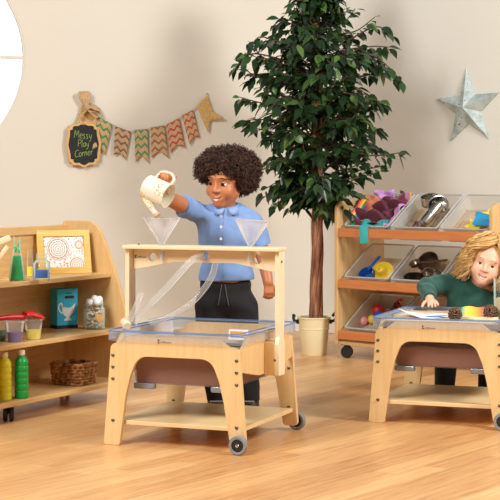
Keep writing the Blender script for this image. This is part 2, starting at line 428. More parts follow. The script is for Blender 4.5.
# funnels and hoses
def funnel(loc, label, r=.073, tilt=0, h=.105):
    t = thing('funnel', label, 'funnel', loc, 0, 'clear funnels in the pouring frame', rot=(0, tilt, 0))
    m = MB(); m.lathe([(.009, -.06), (.0095, 0), (.012, .006), (r, h), (r+.004, h+.001), (r+.004, h+.004), (r-.002, h+.004), (.010, .008), (.0075, 0), (.007, -.06)], 40, cap=False)
    m.build('cone', M['funnel'], t, True)
    m = MB(); loop = [(r*math.cos(a)*1.02, r*math.sin(a)*1.02, h+.003) for a in np.linspace(0, 2*PI, 41)]
    m.tube(loop, .0022, 6, cap=False); m.build('rim', M['tubrim'], t, True)
g = lambda s, v, z: RZ1 @ Vector((s, v, z))
funnel(g(.1217, GV-.01, GZ), 'clear plastic funnel under the pouring can, left end of the frame')
funnel(g(.50, GV-.01, GZ), 'clear plastic funnel in front of the blue shirt, right end of the frame', .066, R(4), .1)
def hose(name_lab, pts, r, cuff=False):
    t = MB(); P = spline(pts, 10); t.tube(P, r, 14, cap=False)
    o = t.build('hose', M['hose'], None, 'all'); tag(o, name_lab, 'hose', 'clear hoses on the pouring frame'); return o
hose('straight clear hose slanting from the middle hole of the frame into the tray', [g(.2975, GV+.03, .716), g(.2965, GV-.03, .714), g(.27, GV-.07, .695), g(.19, GV-.10, .60), g(.10, GV-.12, .51), g(.055, GV-.13, .452)], .0135)
hose('sagging clear hose looped from the middle hole behind the slanting one', [g(.305, GV+.055, .715), g(.312, GV+.085, .69), g(.305, GV+.05, .62), g(.25, GV+.0, .535), g(.16, GV-.04, .475), g(.09, GV-.06, .452)], .0125)
hs = hose('short clear hose with an open cut end leaning at the left of the tray', [g(.108, GV-.17, .575), g(.085, GV-.17, .525), g(.05, GV-.17, .455)], .0105)
m = MB(); m.tube([g(.062, GV-.20, .448), g(.03, GV-.16, .462)], .018, 16); o = m.build('hose_connector', plain('beige_plastic', (226,206,172), .5), None, True, bevel=.004); tag(o, 'beige hose connector lying on the left corner of the tray', 'connector')
# ================================================================= left shelf and what stands on it
Q0 = Vector((-1.031, 6.597, 0)); AQ = math.atan2(.871, .491)
sh = thing('shelf_unit', 'beech three-level shelf unit on castors with a sloping side, below the chalkboard', 'shelf', Q0, AQ)
prof = rounded([(0, .055, .012), (0, .36, .15), (.063, .552, .2), (.118, .69, .15), (.165, .785, .08), (.215, .815, .04), (.375, .815, .02), (.375, .055, .005)], 6)
for x in (-.06, .947):
    MB().prism(prof, x, x+.02, plane='yz').build('side_panel', M['shelfside'], sh, bevel=.002)
for y0, z in ((.004, .085), (.03, .32), (.095, .575)):
    MB().box((.4535, (y0+.36)/2, z-.010), (.987, .36-y0, .020)).build('shelf_board', M['shelfwood'], sh, bevel=.003)
MB().box((.4535, .3685, .42), (.987, .013, .72)).build('back_panel', M['shelfwood'], sh)
MB().box((.4535, .356, .777), (.987, .020, .040)).build('top_rail', M['shelfwood'], sh, bevel=.003)
def castor(par, x, y, top, r=.029):
    m = MB(); mt = Matrix.Translation((x, y, r)) @ Matrix.Rotation(R(35), 4, 'Z') @ Matrix.Rotation(PI/2, 4, 'X')
    for q in (-.013, .013):
        m.lathe([(.006, q-.008), (r-.004, q-.009), (r, q-.005), (r, q+.005), (r-.004, q+.009), (.006, q+.008)], 26, mt)
    o = m.build('castor', M['black'], par, True)
    m = MB(); m.box((x, y, (r+top)/2), (.012, .03, top-r)); m.box((x, y, top-.003), (.05, .05, .006)); m.build('bracket', M['darkmetal'], o, bevel=.001)
for x in (.115, .89):
    for y in (.045, .32): castor(sh, x, y, .0655, .0315)
ZT, ZM, ZB = .575, .32, .085
# picture
def mandala():
    t = NT('mandala_print'); s = t.sep(t.coord()); x, z = s[0], s[2]
    def disc(cx, cz, k, petals, rmax):
        dx = t.ma('SUBTRACT', x, cx); dz = t.ma('SUBTRACT', z, cz)
        r = t.ma('SQRT', t.ma('ADD', t.ma('MULTIPLY', dx, dx), t.ma('MULTIPLY', dz, dz)))
        a = t.ma('ARCTAN2', dz, dx)
        w = t.ma('MULTIPLY', t.ma('SINE', t.ma('MULTIPLY', a, petals)), .35)
        v = t.ma('SINE', t.ma('ADD', t.ma('MULTIPLY', r, k), t.ma('MULTIPLY', w, 3)))
        return t.ma('LESS_THAN', r, rmax), t.ma('GREATER_THAN', v, .15), t.ma('SINE', t.ma('MULTIPLY', r, k*.37)), r
    white = lin((236,232,222)); vor = t.n('ShaderNodeTexVoronoi'); t.put(vor.inputs['Vector'], t.coord()); vor.inputs['Scale'].default_value = 75
    dots = t.ma('LESS_THAN', vor.outputs['Distance'], .36)
    hsv = t.ramp(t.noise(t.coord(), 40, 1), [(.35, lin((190,110,96))), (.5, lin((120,150,150))), (.62, lin((206,160,110)))], 'CONSTANT')
    col = t.mix(t.ma('MULTIPLY', dots, .75), white, hsv)
    for cx, cz, k, p, rm in ((-.028, .118, 620, 14, .058), (.060, .042, 640, 12, .040), (.075, .135, 700, 10, .022)):
        inside, ring, hue, r = disc(cx, cz, k, p, rm)
        c2 = t.mix(ring, white, t.ramp(hue, [(.0, lin((206,156,140))), (.45, lin((214,172,150))), (.75, lin((140,170,170)))]))
        col = t.mix(inside, col, c2)
        edge = t.ma('LESS_THAN', t.ma('ABSOLUTE', t.ma('SUBTRACT', r, rm*.78)), .002)
        col = t.mix(edge, col, lin((196,132,114)))
    return t.done(t.bsdf(col, .4))
PB = Vector((-.8508, 7.397, ZT+.0008)); PA = math.atan2(.107, .226)
pf = thing('picture_frame', 'gold wooden frame with a mandala print leaning on the top shelf', 'picture', PB, rot=(R(-12), 0, PA))
o_, i_ = [(-.128, 0), (.128, 0), (.128, .205), (-.128, .205)], [(-.098, .030), (.098, .030), (.098, .175), (-.098, .175)]
curve_plate('frame_moulding', [o_, i_], .018, M['goldframe'], pf, .002, loc=(0, .009, 0))
MB().box((0, .010, .1025), (.20, .004, .15)).build('print', mandala(), pf)
MB().box((0, .016, .1025), (.20, .004, .15)).build('backing', M['shelfwood'], pf)

def vessel(name, loc, rz=0, **k): return thing(name, k['label'], k['cat'], loc, rz, k.get('group'))
p = on(17, 280.5, ZT)
f = vessel('flask', p, label='conical glass flask of bright green liquid on the top shelf', cat='flask')
MB().lathe([(.0, .002), (.0345, .002), (.0368, .006), (.0212, .1085), (0, .1085)], 32).build('liquid', plain('green_liquid', (20,160,84), .3), f, True)
MB().lathe([(.034, 0), (.0375, .004), (.0215, .110), (.0150, .135), (.0145, .185), (.0165, .192)], 32, cap=False).build('flask_glass', M['glass'], f, True)
m = MB()
for k in range(14):
    a = random.uniform(0, 6.28); z0 = random.uniform(.112, .16)
    m.ball((.0125*math.cos(a), .0125*math.sin(a), z0+.012), (.0035, .0035, random.uniform(.008, .018)), 6, 5)
m.build('drips', plain('pale_green_drips', (96,190,130), .3), f, True)
p = on(30, 276.5, ZT)
f = vessel('tall_glass', p, label='small slim glass of yellow liquid between the green flask and the blue jar', cat='glass')
MB().lathe([(0, .002), (.0125, .002), (.0125, .045), (0, .045)], 20).build('liquid', plain('yellow_liquid', (232,222,40), .3), f, True)
MB().lathe([(.013, 0), (.014, .002), (.014, .075), (.011, .09), (.011, .115), (.013, .118)], 20, cap=False).build('glass_wall', M['glass'], f, True)
p = on(41.5, 280.5, ZT)
f = vessel('glass_jar', p, label='round glass jar with a band of blue liquid, before the picture frame', cat='jar')
MB().lathe([(0, .013), (.0345, .013), (.0345, .047), (0, .047)], 30).build('liquid', plain('blue_liquid', (26,92,168), .3), f, True)
MB().lathe([(0, 0), (.035, 0), (.0375, .004), (.0375, .074), (.030, .084), (.0235, .090), (.0225, .112), (.0255, .116), (.0225, .116), (.021, .090), (.029, .082), (.0355, .074), (.0355, .012), (0, .012)], 30, cap=False).build('jar_glass', M['glass'], f, True)
# wooden toy at the left end
p = on(-4, 283, ZT)
f = thing('wooden_toy', 'pale wooden peg toy cut off by the left edge, on the top shelf', 'toy', p, R(40))
m = MB()
m.box((.0, 0, .009), (.10, .06, .018)); m.build('base', M['shelfwood'], f, bevel=.003)
m = MB(); m.box((-.01, 0, .10), (.022, .05, .165)); m.build('upright', M['shelfside'], f, bevel=.003)
m = MB(); m.box((.02, -.01, .178), (.085, .022, .024), Matrix.Rotation(R(-18), 3, 'Y')); m.build('arm', M['pale'], f, bevel=.003)
m = MB(); m.box((.02, -.01, .125), (.08, .020, .020), Matrix.Rotation(R(-48), 3, 'Y')); m.build('arm', M['pale'], f, bevel=.003)
# cups and scoop
def cup(px, py, label, c, h=.084, lv=.042):
    p = on(px, py, ZM); f = vessel('cup', p, label=label, cat='cup', group='paint cups on the middle shelf')
    k = lambda z: .029+.010*z/h
    MB().lathe([(0, .002), (k(0)-.001, .002), (k(lv)-.001, lv), (0, lv)], 28).build('paint', plain('paint_'+label.split()[3], c, .5), f, True)
    MB().lathe([(k(0), 0), (k(h), h), (k(h)+.003, h+.001), (k(h)+.003, h+.005), (k(h)-.0015, h+.005), (k(h)-.0015, h)], 28, cap=False).build('cup_wall', M['cup'], f, True)
    return p
cp = cup(15, 342, 'translucent cup of purple paint on the middle shelf', (112,76,140))
cy = cup(33.5, 339.5, 'translucent cup of yellow paint on the middle shelf', (238,220,70))
cg = cup(-1, 340.5, 'translucent cup of green paint cut off at the left edge', (60,110,60))
red = plain('red_plastic', (204,30,38), .35)
f = thing('scoop', 'red plastic scoop lying across the cups on the middle shelf', 'scoop', (0,0,0))
zc = ZM+.0905
a = Vector((cy.x-.004, cy.y+.01, zc+.008)); b = Vector((cg.x-.03, cg.y-.06, zc+.006)); dv = (b-a).normalized(); sd = Vector((-dv.y, dv.x, 0))
m = MB(); P = [a+dv*(.035), a+dv*.09+Vector((0,0,.004)), a+dv*.17+Vector((0,0,.002)), b]
m.tube(spline(P, 5), .0115, 10); m.build('handle', red, f, True)
m = MB(); vs = []; fs = []
for i in range(9):
    q = i/8; c0 = a-dv*(.045-.085*q)
    w = .040*(1-.25*abs(q-.5)*2); dz = -.012+.022*(1-(1-q)**2) if q < .6 else .010
    for j in range(9):
        u = j/8*2-1; ang = u*PI/2
        vs.append(c0+sd*(w*math.sin(ang))+Vector((0, 0, dz+.020*math.cos(ang)-.004)))
for i in range(8):
    for j in range(8): fs.append((i*9+j, (i+1)*9+j, (i+1)*9+j+1, i*9+j+1))
o = m.add(vs, fs).build('bowl', red, f, 'all'); sm = o.modifiers.new('s', 'SOLIDIFY'); sm.thickness = .003
# blue box
p = on(64, 328, ZM); f = thing('box', 'turquoise cardboard box with a white jug printed on it', 'box', p, R(33))
bw, bd, bh = .106, .072, .185
bl = plain('turquoise_card', (48,186,222), .55, 0, .03); bk = plain('dark_card', (24,36,56), .6)
MB().box((0, 0, .016+(bh-.016)/2), (bw, bd, bh-.016)).build('carton', bl, f, bevel=.002)
MB().box((0, 0, .008), (bw+.001, bd+.001, .016)).build('base_band', bk, f, bevel=.001)
MB().box((.010, -bd/2-.0006, .146), (.046, .0012, .013)).build('slot_panel', bk, f)
for k_, (x_, w_) in enumerate(((-.006, .006), (.002, .007), (.011, .008), (.021, .006))): MB().box((x_, -bd/2-.0005, .164), (w_, .001, .004)).build('lettering', bk, f)
jug = [(-.026,.100),(-.010,.099),(.006,.096),(.018,.098),(.030,.108),(.042,.117),(.038,.104),(.033,.088),(.026,.072),(.016,.061),(.009,.055),(.010,.049),(.020,.042),(.020,.038),(-.018,.038),(-.018,.042),(-.006,.049),(-.006,.055),(-.016,.062),(-.024,.074),(-.027,.088)]
MB().prism(jug, -bd/2-.0009, -bd/2-.0001).build('printed_jug', M['paper'], f)
ring = [(-.026,.104),(-.030,.116),(-.036,.118),(-.043,.110),(-.045,.098),(-.041,.086),(-.034,.076),(-.024,.072)]
rp = spline([(x, -bd/2-.0006, z) for x, z in ring], 5); m = MB(); n_ = len(rp)
vs = []
for i_, q_ in enumerate(rp):
    d_ = (rp[min(i_+1, n_-1)]-rp[max(i_-1, 0)]).normalized(); nn_ = Vector((-d_.z, 0, d_.x))*.0032; vs += [q_+nn_, q_-nn_]
m.add(vs, [(2*i_, 2*i_+1, 2*i_+3, 2*i_+2) for i_ in range(n_-1)]).build('printed_jug_handle', M['paper'], f)
# jar with shells and cotton balls
p = on(94.5, 329, ZM); f = thing('storage_jar', 'glass jar of shells topped with white cotton balls and a heart tag', 'jar', p, R(10))
MB().lathe([(0, 0), (.046, 0), (.050, .005), (.050, .092), (.044, .102), (.044, .112), (.048, .113), (.048, .118), (.042, .118), (.041, .100), (.0475, .090), (.0475, .004), (0, .004)], 34, cap=False).build('jar_glass', M['glass'], f, True)
m = MB()
for k in range(90):
    rr, a, z = .040*math.sqrt(random.random()), random.uniform(0, 6.28), random.uniform(.014, .098)
    m.ball((rr*math.cos(a), rr*math.sin(a), z), (random.uniform(.006, .011), random.uniform(.005, .009), random.uniform(.004, .008)), 7, 5, Euler((random.random()*3, random.random()*3, 0)).to_matrix(), mi=k % 3)
o = m.build('shells', [plain('shell_white', (236,228,214), .5), plain('shell_blue', (200,212,214), .5), plain('shell_tan', (224,204,176), .5)], f, True); o['kind'] = 'stuff'
cot = plain('cotton', (246,246,246), .9, 0, .02, 60, .3)
for k, (x, y, z) in enumerate([(-.022, -.008, .124), (.012, -.018, .125), (.024, .010, .124), (-.006, .018, .126), (.0, -.004, .141), (.022, -.004, .137), (-.024,.014,.124)]):
    MB().ball((x, y, z), .0165, 14, 10).build('cotton_ball', cot, f, True)
ht = [(.0, -.022)]+[(.018*math.sin(a)**3, .0014*(13*math.cos(a)-5*math.cos(2*a)-2*math.cos(3*a)-math.cos(4*a))) for a in np.linspace(PI, -PI, 26)[1:-1]]
o = MB().prism([(x*1.25, z*1.25+.056) for x, z in ht], -.0545, -.0515).build('heart_tag', plain('tag_card', (206,160,104), .7), f, loc=(.008, 0, 0), rot=(0, 0, R(14)))
MB().tube([(.0505*math.cos(a), .0505*math.sin(a), .094+.002*math.sin(3*a)) for a in np.linspace(0, 2*PI, 30)], .0013, 6).build('twine', plain('twine', (190,150,100), .9), f, True)
# bottles
def bottle(px, py, c, label):
    p = on(px, py, ZB); f = thing('paint_bottle', label, 'bottle', p, 0, 'paint bottles on the bottom shelf')
    pr = [(0, 0), (.026, 0), (.0295, .004)]
    for k in range(5):
        z = .012+k*.026
        pr += [(.0295, z), (.0295, z+.019), (.0278, z+.0215), (.0278, z+.0235)]
    pr += [(.0295, .146), (.028, .160), (.019, .174), (.0135, .179), (.0135, .184), (0, .184)]
    MB().lathe(pr, 30).build('bottle_body', plain('paint_'+label.split()[0], c, .32, 0, .03), f, True)
    pr = [(.0, .183), (.0145, .183), (.015, .185), (.015, .201), (.0135, .204), (0, .204)]
    MB().lathe(pr, 24).build('cap', plain('cap_beige', (226,206,180), .5), f, True)
bottle(4.5, 400.5, (228,214,36), 'yellow bottle of paint at the left end of the bottom shelf')
bottle(21.5, 398, (16,150,60), 'green bottle of paint on the bottom shelf')
# basket
pc = on(79.5, 387, ZB); f = thing('wicker_basket', 'brown woven seagrass basket on the bottom shelf', 'basket', pc, AQ-PI/2)
bmat = NT('woven_seagrass'); _c = bmat.coord(); _v = bmat.ma('ADD', bmat.noise(_c, 60, 3), 0.0)
bmat = bmat.done(bmat.bsdf(bmat.ramp(_v, [(.3, lin((96,56,28))), (.5, lin((158,104,58))), (.68, lin((206,158,100)))]), .7))
# corner of the basket at the local origin, long side running back to the left (local -x), short side back to the right (+y)
BX, BY, BH = .17, .15, .095
m = MB()
def bpath(u, sc):                            # rounded rectangle perimeter
    pts = rounded([(0, 0, .03), (0, BY, .03), (-BX, BY, .03), (-BX, 0, .03)], 5)
    cx, cy = -BX/2, BY/2
    return [(cx+(x-cx)*sc, cy+(y-cy)*sc) for x, y in pts]
def dense(pts, n=72):
    P = [Vector((x, y, 0)) for x, y in pts]+[Vector((*pts[0], 0))]; L = [0]
    for a_, b_ in zip(P, P[1:]): L.append(L[-1]+(b_-a_).length)
    out = []
    for k in range(n):
        s_ = L[-1]*k/n; i = max(j for j in range(len(L)-1) if L[j] <= s_); out.append(P[i].lerp(P[i+1], (s_-L[i])/max(1e-9, L[i+1]-L[i])))
    return out
rows = 7; ctr = Vector((-BX/2, BY/2, 0))
for i in range(rows):
    z = .008+(BH-.014)*i/(rows-1); sc = .88+.12*i/(rows-1); base = dense(bpath(0, sc))
    for ph in (0, 1):
        loop = []
        for k, q in enumerate(base):
            dr = (q-ctr).normalized(); wv = math.sin(k*PI/2+i*PI/1+ph*PI)
            loop.append(q+dr*(.0035*wv)+Vector((0, 0, z+.003*math.cos(k*PI/2+ph*PI)+random.uniform(-.0012, .0012))))
        m.tube(loop+loop[:1], [random.uniform(.0052, .0075) for _ in range(len(loop)+1)], 6, cap=False)
m.build('woven_wall', bmat, f, 'all')
m = MB(); m.prism(bpath(0, .9), .001, .006, plane='xy'); m.build('base', bmat, f)
m = MB(); lp = dense(bpath(0, 1.0)); m.tube([q+Vector((0, 0, BH)) for q in lp+lp[:1]], .008, 8, cap=False); m.build('rim', bmat, f, 'all')

# ================================================================= right shelf with tubs
L0 = Vector((.475, 9.0, 0))
RS = Matrix.Translation(L0) @ Matrix.Rotation(AR, 4, 'Z')
BW = 1.07
bs = thing('tub_unit', 'wooden storage unit with three sloping rows of clear tubs, behind the girl', 'shelf', L0, AR)
bpr = rounded([(0, .075, .01), (0, .86, .06), (.05, .882, .05), (.30, .882, .06), (.42, .80, .1), (.42, .075, .01)], 7)
for x in (0, BW-.025):
    hole = rounded([(.10, .815, .012), (.10, .84, .012), (.20, .84, .012), (.20, .815, .012)], 5)
    xf = Matrix(((0, 0, 1, 0), (1, 0, 0, 0), (0, 1, 0, 0), (0, 0, 0, 1)))
    curve_plate('side_panel', [bpr, hole], .025, M['binwood'], bs, .002, xf, loc=(x+.0125, 0, 0))
MB().box((BW/2, .21, .085), (BW-.05, .40, .018)).build('base_board', M['binwood'], bs, bevel=.002)
MB().box((BW/2, .412, .30), (BW-.05, .012, .42)).build('back_panel', M['binwood'], bs)
ROWS = (.729, .4425, .156); TL = R(35)
for z0 in ROWS:
    MB().prism([(-.006, z0-.048), (.012, z0-.048), (.018, z0), (.0, z0)], .025, BW-.025, plane='yz').build('front_lip', M['lip'], bs, bevel=.003)
    lo = MB().box((BW/2, .205, -.009), (BW-.05, .22, .012)).build('sloping_board', M['binwood'], bs, loc=(0, .077, z0-.070), rot=(TL, 0, 0))
for x in (.05, BW-.05):
    for y in (.05, .36): castor(bs, x, y, .0765, .034)
TUBW, TUBL, TUBH = .315, .315, .10
def tub(col_, row, label):
    z0 = ROWS[row]; x = (.205, .535, .865)[col_]
    mw = RS @ Matrix.Translation((x, .077, z0-.070)) @ Matrix.Rotation(TL, 4, 'X')
    t = thing('storage_tub', label, 'tub', mw.translation, 0, 'clear tubs in the sloping unit', rot=mw.to_euler())
    def rr(i, z): return [(a, b, z) for a, b in rounded([(-TUBW/2+i, i, .02), (TUBW/2-i, i, .02), (TUBW/2-i, TUBL-i, .02), (-TUBW/2+i, TUBL-i, .02)], 4)]
    rs = [rr(.0, TUBH-.008), rr(.0, TUBH), rr(.010, TUBH), rr(.014, .004), rr(.02, .001)]
    n = len(rs[0]); m = MB().add([p for q in rs for p in q], [(i*n+k, i*n+(k+1) % n, (i+1)*n+(k+1) % n, (i+1)*n+k) for i in range(4) for k in range(n)]+[tuple(range(4*n, 5*n))])
    m.build('tub_body', M['tub'], t, True)
    lp = rr(.004, TUBH+.001); MB().tube(lp+lp[:1], .0045, 6, cap=False).build('rim', M['tubrim'], t, True)
    return mw
tA = tub(0, 0, 'clear tub heaped with coloured scarves, top row left')
tB = tub(1, 0, 'clear tub holding steel pots, middle of the top row')
tC = tub(2, 0, 'clear tub of yellow and blue card shapes, top row right')
tD = tub(0, 1, 'clear tub with a yellow hat and blue scoop, second row left')
tE = tub(1, 1, 'clear tub of dark metal bowls and a ladle, second row')
tG = tub(2, 1, 'nearly hidden clear tub just behind the girl\'s hair, second row right')
tF = tub(0, 2, 'clear tub of balls and bead strings, bottom row left')
tH = tub(1, 2, 'empty clear tub behind the girl\'s sleeve in the bottom row')
def cloth(mw, pos, size, rot, mat, label, seed, amp=.02, grp='scarves in the top left tub', n=34, name='scarf'):
    r = random.Random(seed); W = [(r.uniform(-55, 55), r.uniform(-55, 55), r.uniform(0, 6), r.uniform(.4, 1)) for _ in range(7)]
    ro = Euler(rot).to_matrix(); vs = []; uv = []
    for i in range(n+1):
        for j in range(n+1):
            u, v = i/n-.5, j/n-.5
            x, y = u*size[0], v*size[1]
            z = sum(a*math.sin(fx*x*1.6+fy*y*1.6+p) for fx, fy, p, a in W)/2.5*amp
            x += sum(a*math.sin(fy*y*1.3+p*2) for fx, fy, p, a in W)/4*amp; y += sum(a*math.cos(fx*x*1.3+p*3) for fx, fy, p, a in W)/4*amp
            z -= 1.2*(u*u+v*v)*amp
            vs.append(mw @ (Vector(pos)+ro @ Vector((x, y, z)))); uv.append((u+.5, v+.5))
    c = sum(vs, Vector())/len(vs); b = n+1
    m = MB().add([q-c for q in vs], [(i*b+j, (i+1)*b+j, (i+1)*b+j+1, i*b+j+1) for i in range(n) for j in range(n)], uv=uv)
    o = m.build(name, mat, None, 'all', loc=c); s_ = o.modifiers.new('s', 'SOLIDIFY'); s_.thickness = .0018
    return tag(o, label, name, grp)
def fabric(name, c, stripes=None):
    t = NT(name); v = t.noise(t.coord(), 60, 3)
    if stripes:
        uv = t.n('ShaderNodeUVMap'); s = t.sep(uv.outputs[0])
        col = t.ramp(t.ma('FRACT', t.ma('MULTIPLY', s[0], 1.0)), [(i/len(stripes), lin(q)) for i, q in enumerate(stripes)], 'CONSTANT')
    else: col = t.mix(v, tuple(q*.85 for q in lin(c)), lin(c))
    return t.done(t.bsdf(col, .55, 0, t.bump(v, .1), .4, Sheen_Weight=.3))
cloth(tA, (-.02, .15, .09), (.24, .22), (.15, .2, .4), fabric('maroon_silk', (92,16,40)), 'dark maroon scarf on top of the scarf heap', 3, .032)
cloth(tA, (.06, .235, .095), (.15, .15), (.1, -.3, .8), fabric('plum_silk', (104,22,52)), 'plum scarf with folds behind the maroon one', 31, .03)
cloth(tA, (-.03, .265, .095), (.12, .10), (.9, .1, .2), fabric('lilac_silk', (206,150,214)), 'lilac scarf sticking up at the back of the scarf tub', 4, .025)
cloth(tA, (.105, .125, .080), (.09, .20), (.2, -.5, -.3), fabric('pink_silk', (214,150,206)), 'pale pink scarf along the right side of the scarf tub', 5, .02)
cloth(tA, (.02, .055, .075), (.19, .08), (.1, .1, .25), fabric('teal_silk', (20,156,150)), 'teal scarf at the front of the scarf tub', 6, .02)
cloth(tA, (.015, -.050, .085), (.055, .10), (.96, .0, .1), fabric('aqua_silk', (50,180,180)), 'aqua scarf tip hanging over the orange lip', 7, .004)
cloth(tA, (-.085, .06, .068), (.12, .07), (.1, .1, -.1), fabric('green_silk', (40,160,96)), 'green scarf at the front left corner of the scarf tub', 8, .014)
RB = [(200,60,50),(230,140,50),(240,200,70),(90,150,80),(70,90,170),(140,70,140)]
cloth(tA, (-.128, .17, .118), (.06, .16), (.2, .9, .15), fabric('rainbow_silk', (200,100,60), RB), 'rainbow striped scarf draped over the left edge of the scarf tub', 9, .012)
cloth(tA, (-.085, .20, .105), (.09, .12), (.4, .5, .2), fabric('orange_print_silk', (206,120,80)), 'orange brown scarf beside the rainbow striped one', 10, .02)
cloth(tA, (.125, .285, .1), (.035, .05), (.9, 0, .1), fabric('two_tone_ribbon', (230,170,60), [(206,110,160),(206,110,160),(232,190,70)]), 'pink and yellow ribbon end at the back of the scarf tub', 11, .004)
# steel pots
def pot(mw, pos, axis, r, h, label, mat='steel', handle=False, grp='steel pots in the top middle tub', cat='pot'):
    ax = Vector(axis).normalized(); q = mw.to_3x3() @ ax
    rot = Vector((0, 0, 1)).rotation_difference(q).to_euler()
    t = thing('steel_pot' if cat == 'pot' else cat.replace(' ', '_'), label, cat, mw @ Vector(pos), 0, grp, rot=rot)
    MB().lathe([(0, 0), (r*.92, 0), (r*.96, .004), (r, h), (r*1.06, h+.001), (r*1.06, h+.004), (r*.97, h+.003), (r*.93, .005), (0, .004)], 36, cap=False).build('pot_wall', M[mat], t, True)
    if handle:
        MB().tube(spline([(r, 0, h*.8), (r+.03, 0, h*.75), (r+.035, 0, h*.45), (r, 0, h*.3)], 5), .004, 8).build('handle', M[mat], t, True)
pot(tB, (.015, .10, .055), (.42, .75, .35), .046, .125, 'shiny steel cup lying tilted at the front of the pot tub')
pot(tB, (.055, .20, .075), (.30, -.35, .75), .056, .06, 'steel pan with its open side facing the room, back of the pot tub')
pot(tB, (-.045, .25, .07), (.1, .25, .9), .05, .05, 'grey steel bowl at the back left of the pot tub')
m = MB(); r_ = random.Random(4)
for k in range(150):
    m.ball((r_.uniform(-.13, -.04), r_.uniform(.03, .17), .008+r_.random()*.03), r_.uniform(.004, .008), 6, 4, mi=k % 3)
o = m.build('bead_pile', [plain('bead_rose', (196,160,150), .4), plain('bead_grey', (170,160,156), .3), plain('bead_brown', (140,100,84), .4)], None, True, loc=tB.translation, rot=tB.to_euler()); tag(o, 'loose small beads in the left of the pot tub', 'beads', kind='stuff')
# card shapes
def card(mw, pos, rot, poly, c, label, th=.003, name='card_shape', grp='card shapes in the top right tub'):
    mm = mw @ Matrix.Translation(pos) @ Euler(rot).to_matrix().to_4x4()
    o = MB().prism(poly, 0, th, plane='xy').build(name, plain('card_'+label.split()[0]+'_'+label.split()[1], c, .5), None, bevel=.0008, loc=mm.translation, rot=mm.to_euler())
    return tag(o, label, 'card', grp)
star6 = [((.062 if k % 2 == 0 else .034)*math.cos(k*PI/6), (.062 if k % 2 == 0 else .034)*math.sin(k*PI/6)) for k in range(12)]
card(tC, (-.02, .12, .035), (.25, .1, .3), star6, (244,220,60), 'yellow star card at the front of the card tub')
card(tC, (.04, .19, .05), (.3, -.2, .7), star6, (236,226,90), 'pale yellow star card at the back of the card tub')
card(tC, (.03, .13, .060), (.45, .2, .1), rounded([(-.05,-.03,.01),(.055,-.02,.01),(.04,.035,.01),(-.04,.03,.01)], 3), (40,150,200), 'blue card shape lying on the yellow stars')
card(tC, (.025, .165, .072), (.7, .0, -.3), rounded([(-.06,-.014,.005),(.06,-.014,.005),(.06,.014,.005),(-.06,.014,.005)], 3), (60,170,210), 'turquoise card strip above the blue card')
card(tC, (-.03, .055, .022), (.1, .1, .2), rounded([(-.07,-.03,.01),(.07,-.03,.01),(.06,.03,.01),(-.06,.03,.01)], 3), (240,190,180), 'pink card at the front of the card tub')
card(tC, (-.075, .13, .012), (.0, .0, .1), [(-.06,-.07),(.06,-.07),(.06,.07),(-.06,.07)], (196,160,132), 'tan card lying flat at the left of the card tub')
# hat, scoops
yl = plain('yellow_plastic', (238,206,50), .4); bp = plain('blue_plastic', (30,92,176), .4)
mm = tD @ Matrix.Translation((.02, .13, .05)) @ Euler((R(32), R(8), 0)).to_matrix().to_4x4() @ Matrix.Scale(.78, 4)
o = MB().lathe([(.088, .0), (.090, .002), (.056, .010), (.050, .016), (.044, .040), (.030, .056), (.0, .060)], 34, Matrix.Diagonal((1, .8, 1, 1)), cap=False).build('toy_hat', yl, None, True, loc=mm.translation, rot=mm.to_euler()); o.scale = (.78,)*3
s_ = o.modifiers.new('s', 'SOLIDIFY'); s_.thickness = .003; tag(o, 'yellow plastic toy hat in the second row tub', 'hat')
mm = tD @ Matrix.Translation((-.065, .09, .02)) @ Euler((R(10), 0, R(30))).to_matrix().to_4x4()
f = thing('toy_scoop', 'blue plastic scoop left of the yellow hat', 'scoop', mm.translation, 0, rot=mm.to_euler())
MB().lathe([(0, 0), (.038, 0), (.042, .004), (.046, .055), (.043, .055), (.038, .006), (0, .005)], 26, cap=False).build('cup', bp, f, True)
MB().box((.05, .06, .055), (.016, .11, .010), Matrix.Rotation(R(-40), 3, 'Z')).build('handle', bp, f, bevel=.003)
mm = tD @ Matrix.Translation((.098, .17, .035)) @ Euler((R(2), R(-20), R(-12))).to_matrix().to_4x4()
f = thing('toy_spade', 'red plastic spade lying right of the yellow hat', 'spade', mm.translation, 0, rot=mm.to_euler())
MB().prism(rounded([(-.035, -.09, .02), (.035, -.09, .02), (.04, .0, .01), (-.04, .0, .01)], 4), 0, .005, plane='xy').build('blade', red, f, bevel=.001)
MB().box((0, .065, .006), (.018, .13, .010)).build('handle', red, f, bevel=.003)
pot(tE, (-.06, .06, .012), (.2, .3, .9), .062, .055, 'dull metal bowl at the front left of the second row tub', 'darksteel', grp='metal bowls in the second row tub', cat='bowl')
pot(tE, (.04, .09, .03), (.35, .3, .8), .055, .05, 'dull metal bowl at the front right of the second row tub', 'steel', grp='metal bowls in the second row tub', cat='bowl')
pot(tE, (-.01, .19, .05), (.1, -.3, .9), .060, .055, 'dark metal bowl on top at the back of the second row tub', 'darksteel', grp='metal bowls in the second row tub', cat='bowl')
mm = tE @ Matrix.Translation((.0, .15, .115)) @ Euler((0, R(-4), R(6))).to_matrix().to_4x4()
f = thing('ladle', 'dark metal ladle lying across the bowls', 'ladle', mm.translation, 0, rot=mm.to_euler())
MB().box((.05, 0, 0), (.19, .016, .006)).build('handle', M['darksteel'], f, bevel=.002)
MB().lathe([(0, -.022), (.018, -.020), (.032, -.008), (.035, .004), (.031, .003), (.016, -.016), (0, -.018)], 24, Matrix.Translation((-.07, 0, 0)), cap=False).build('bowl', M['darksteel'], f, True)
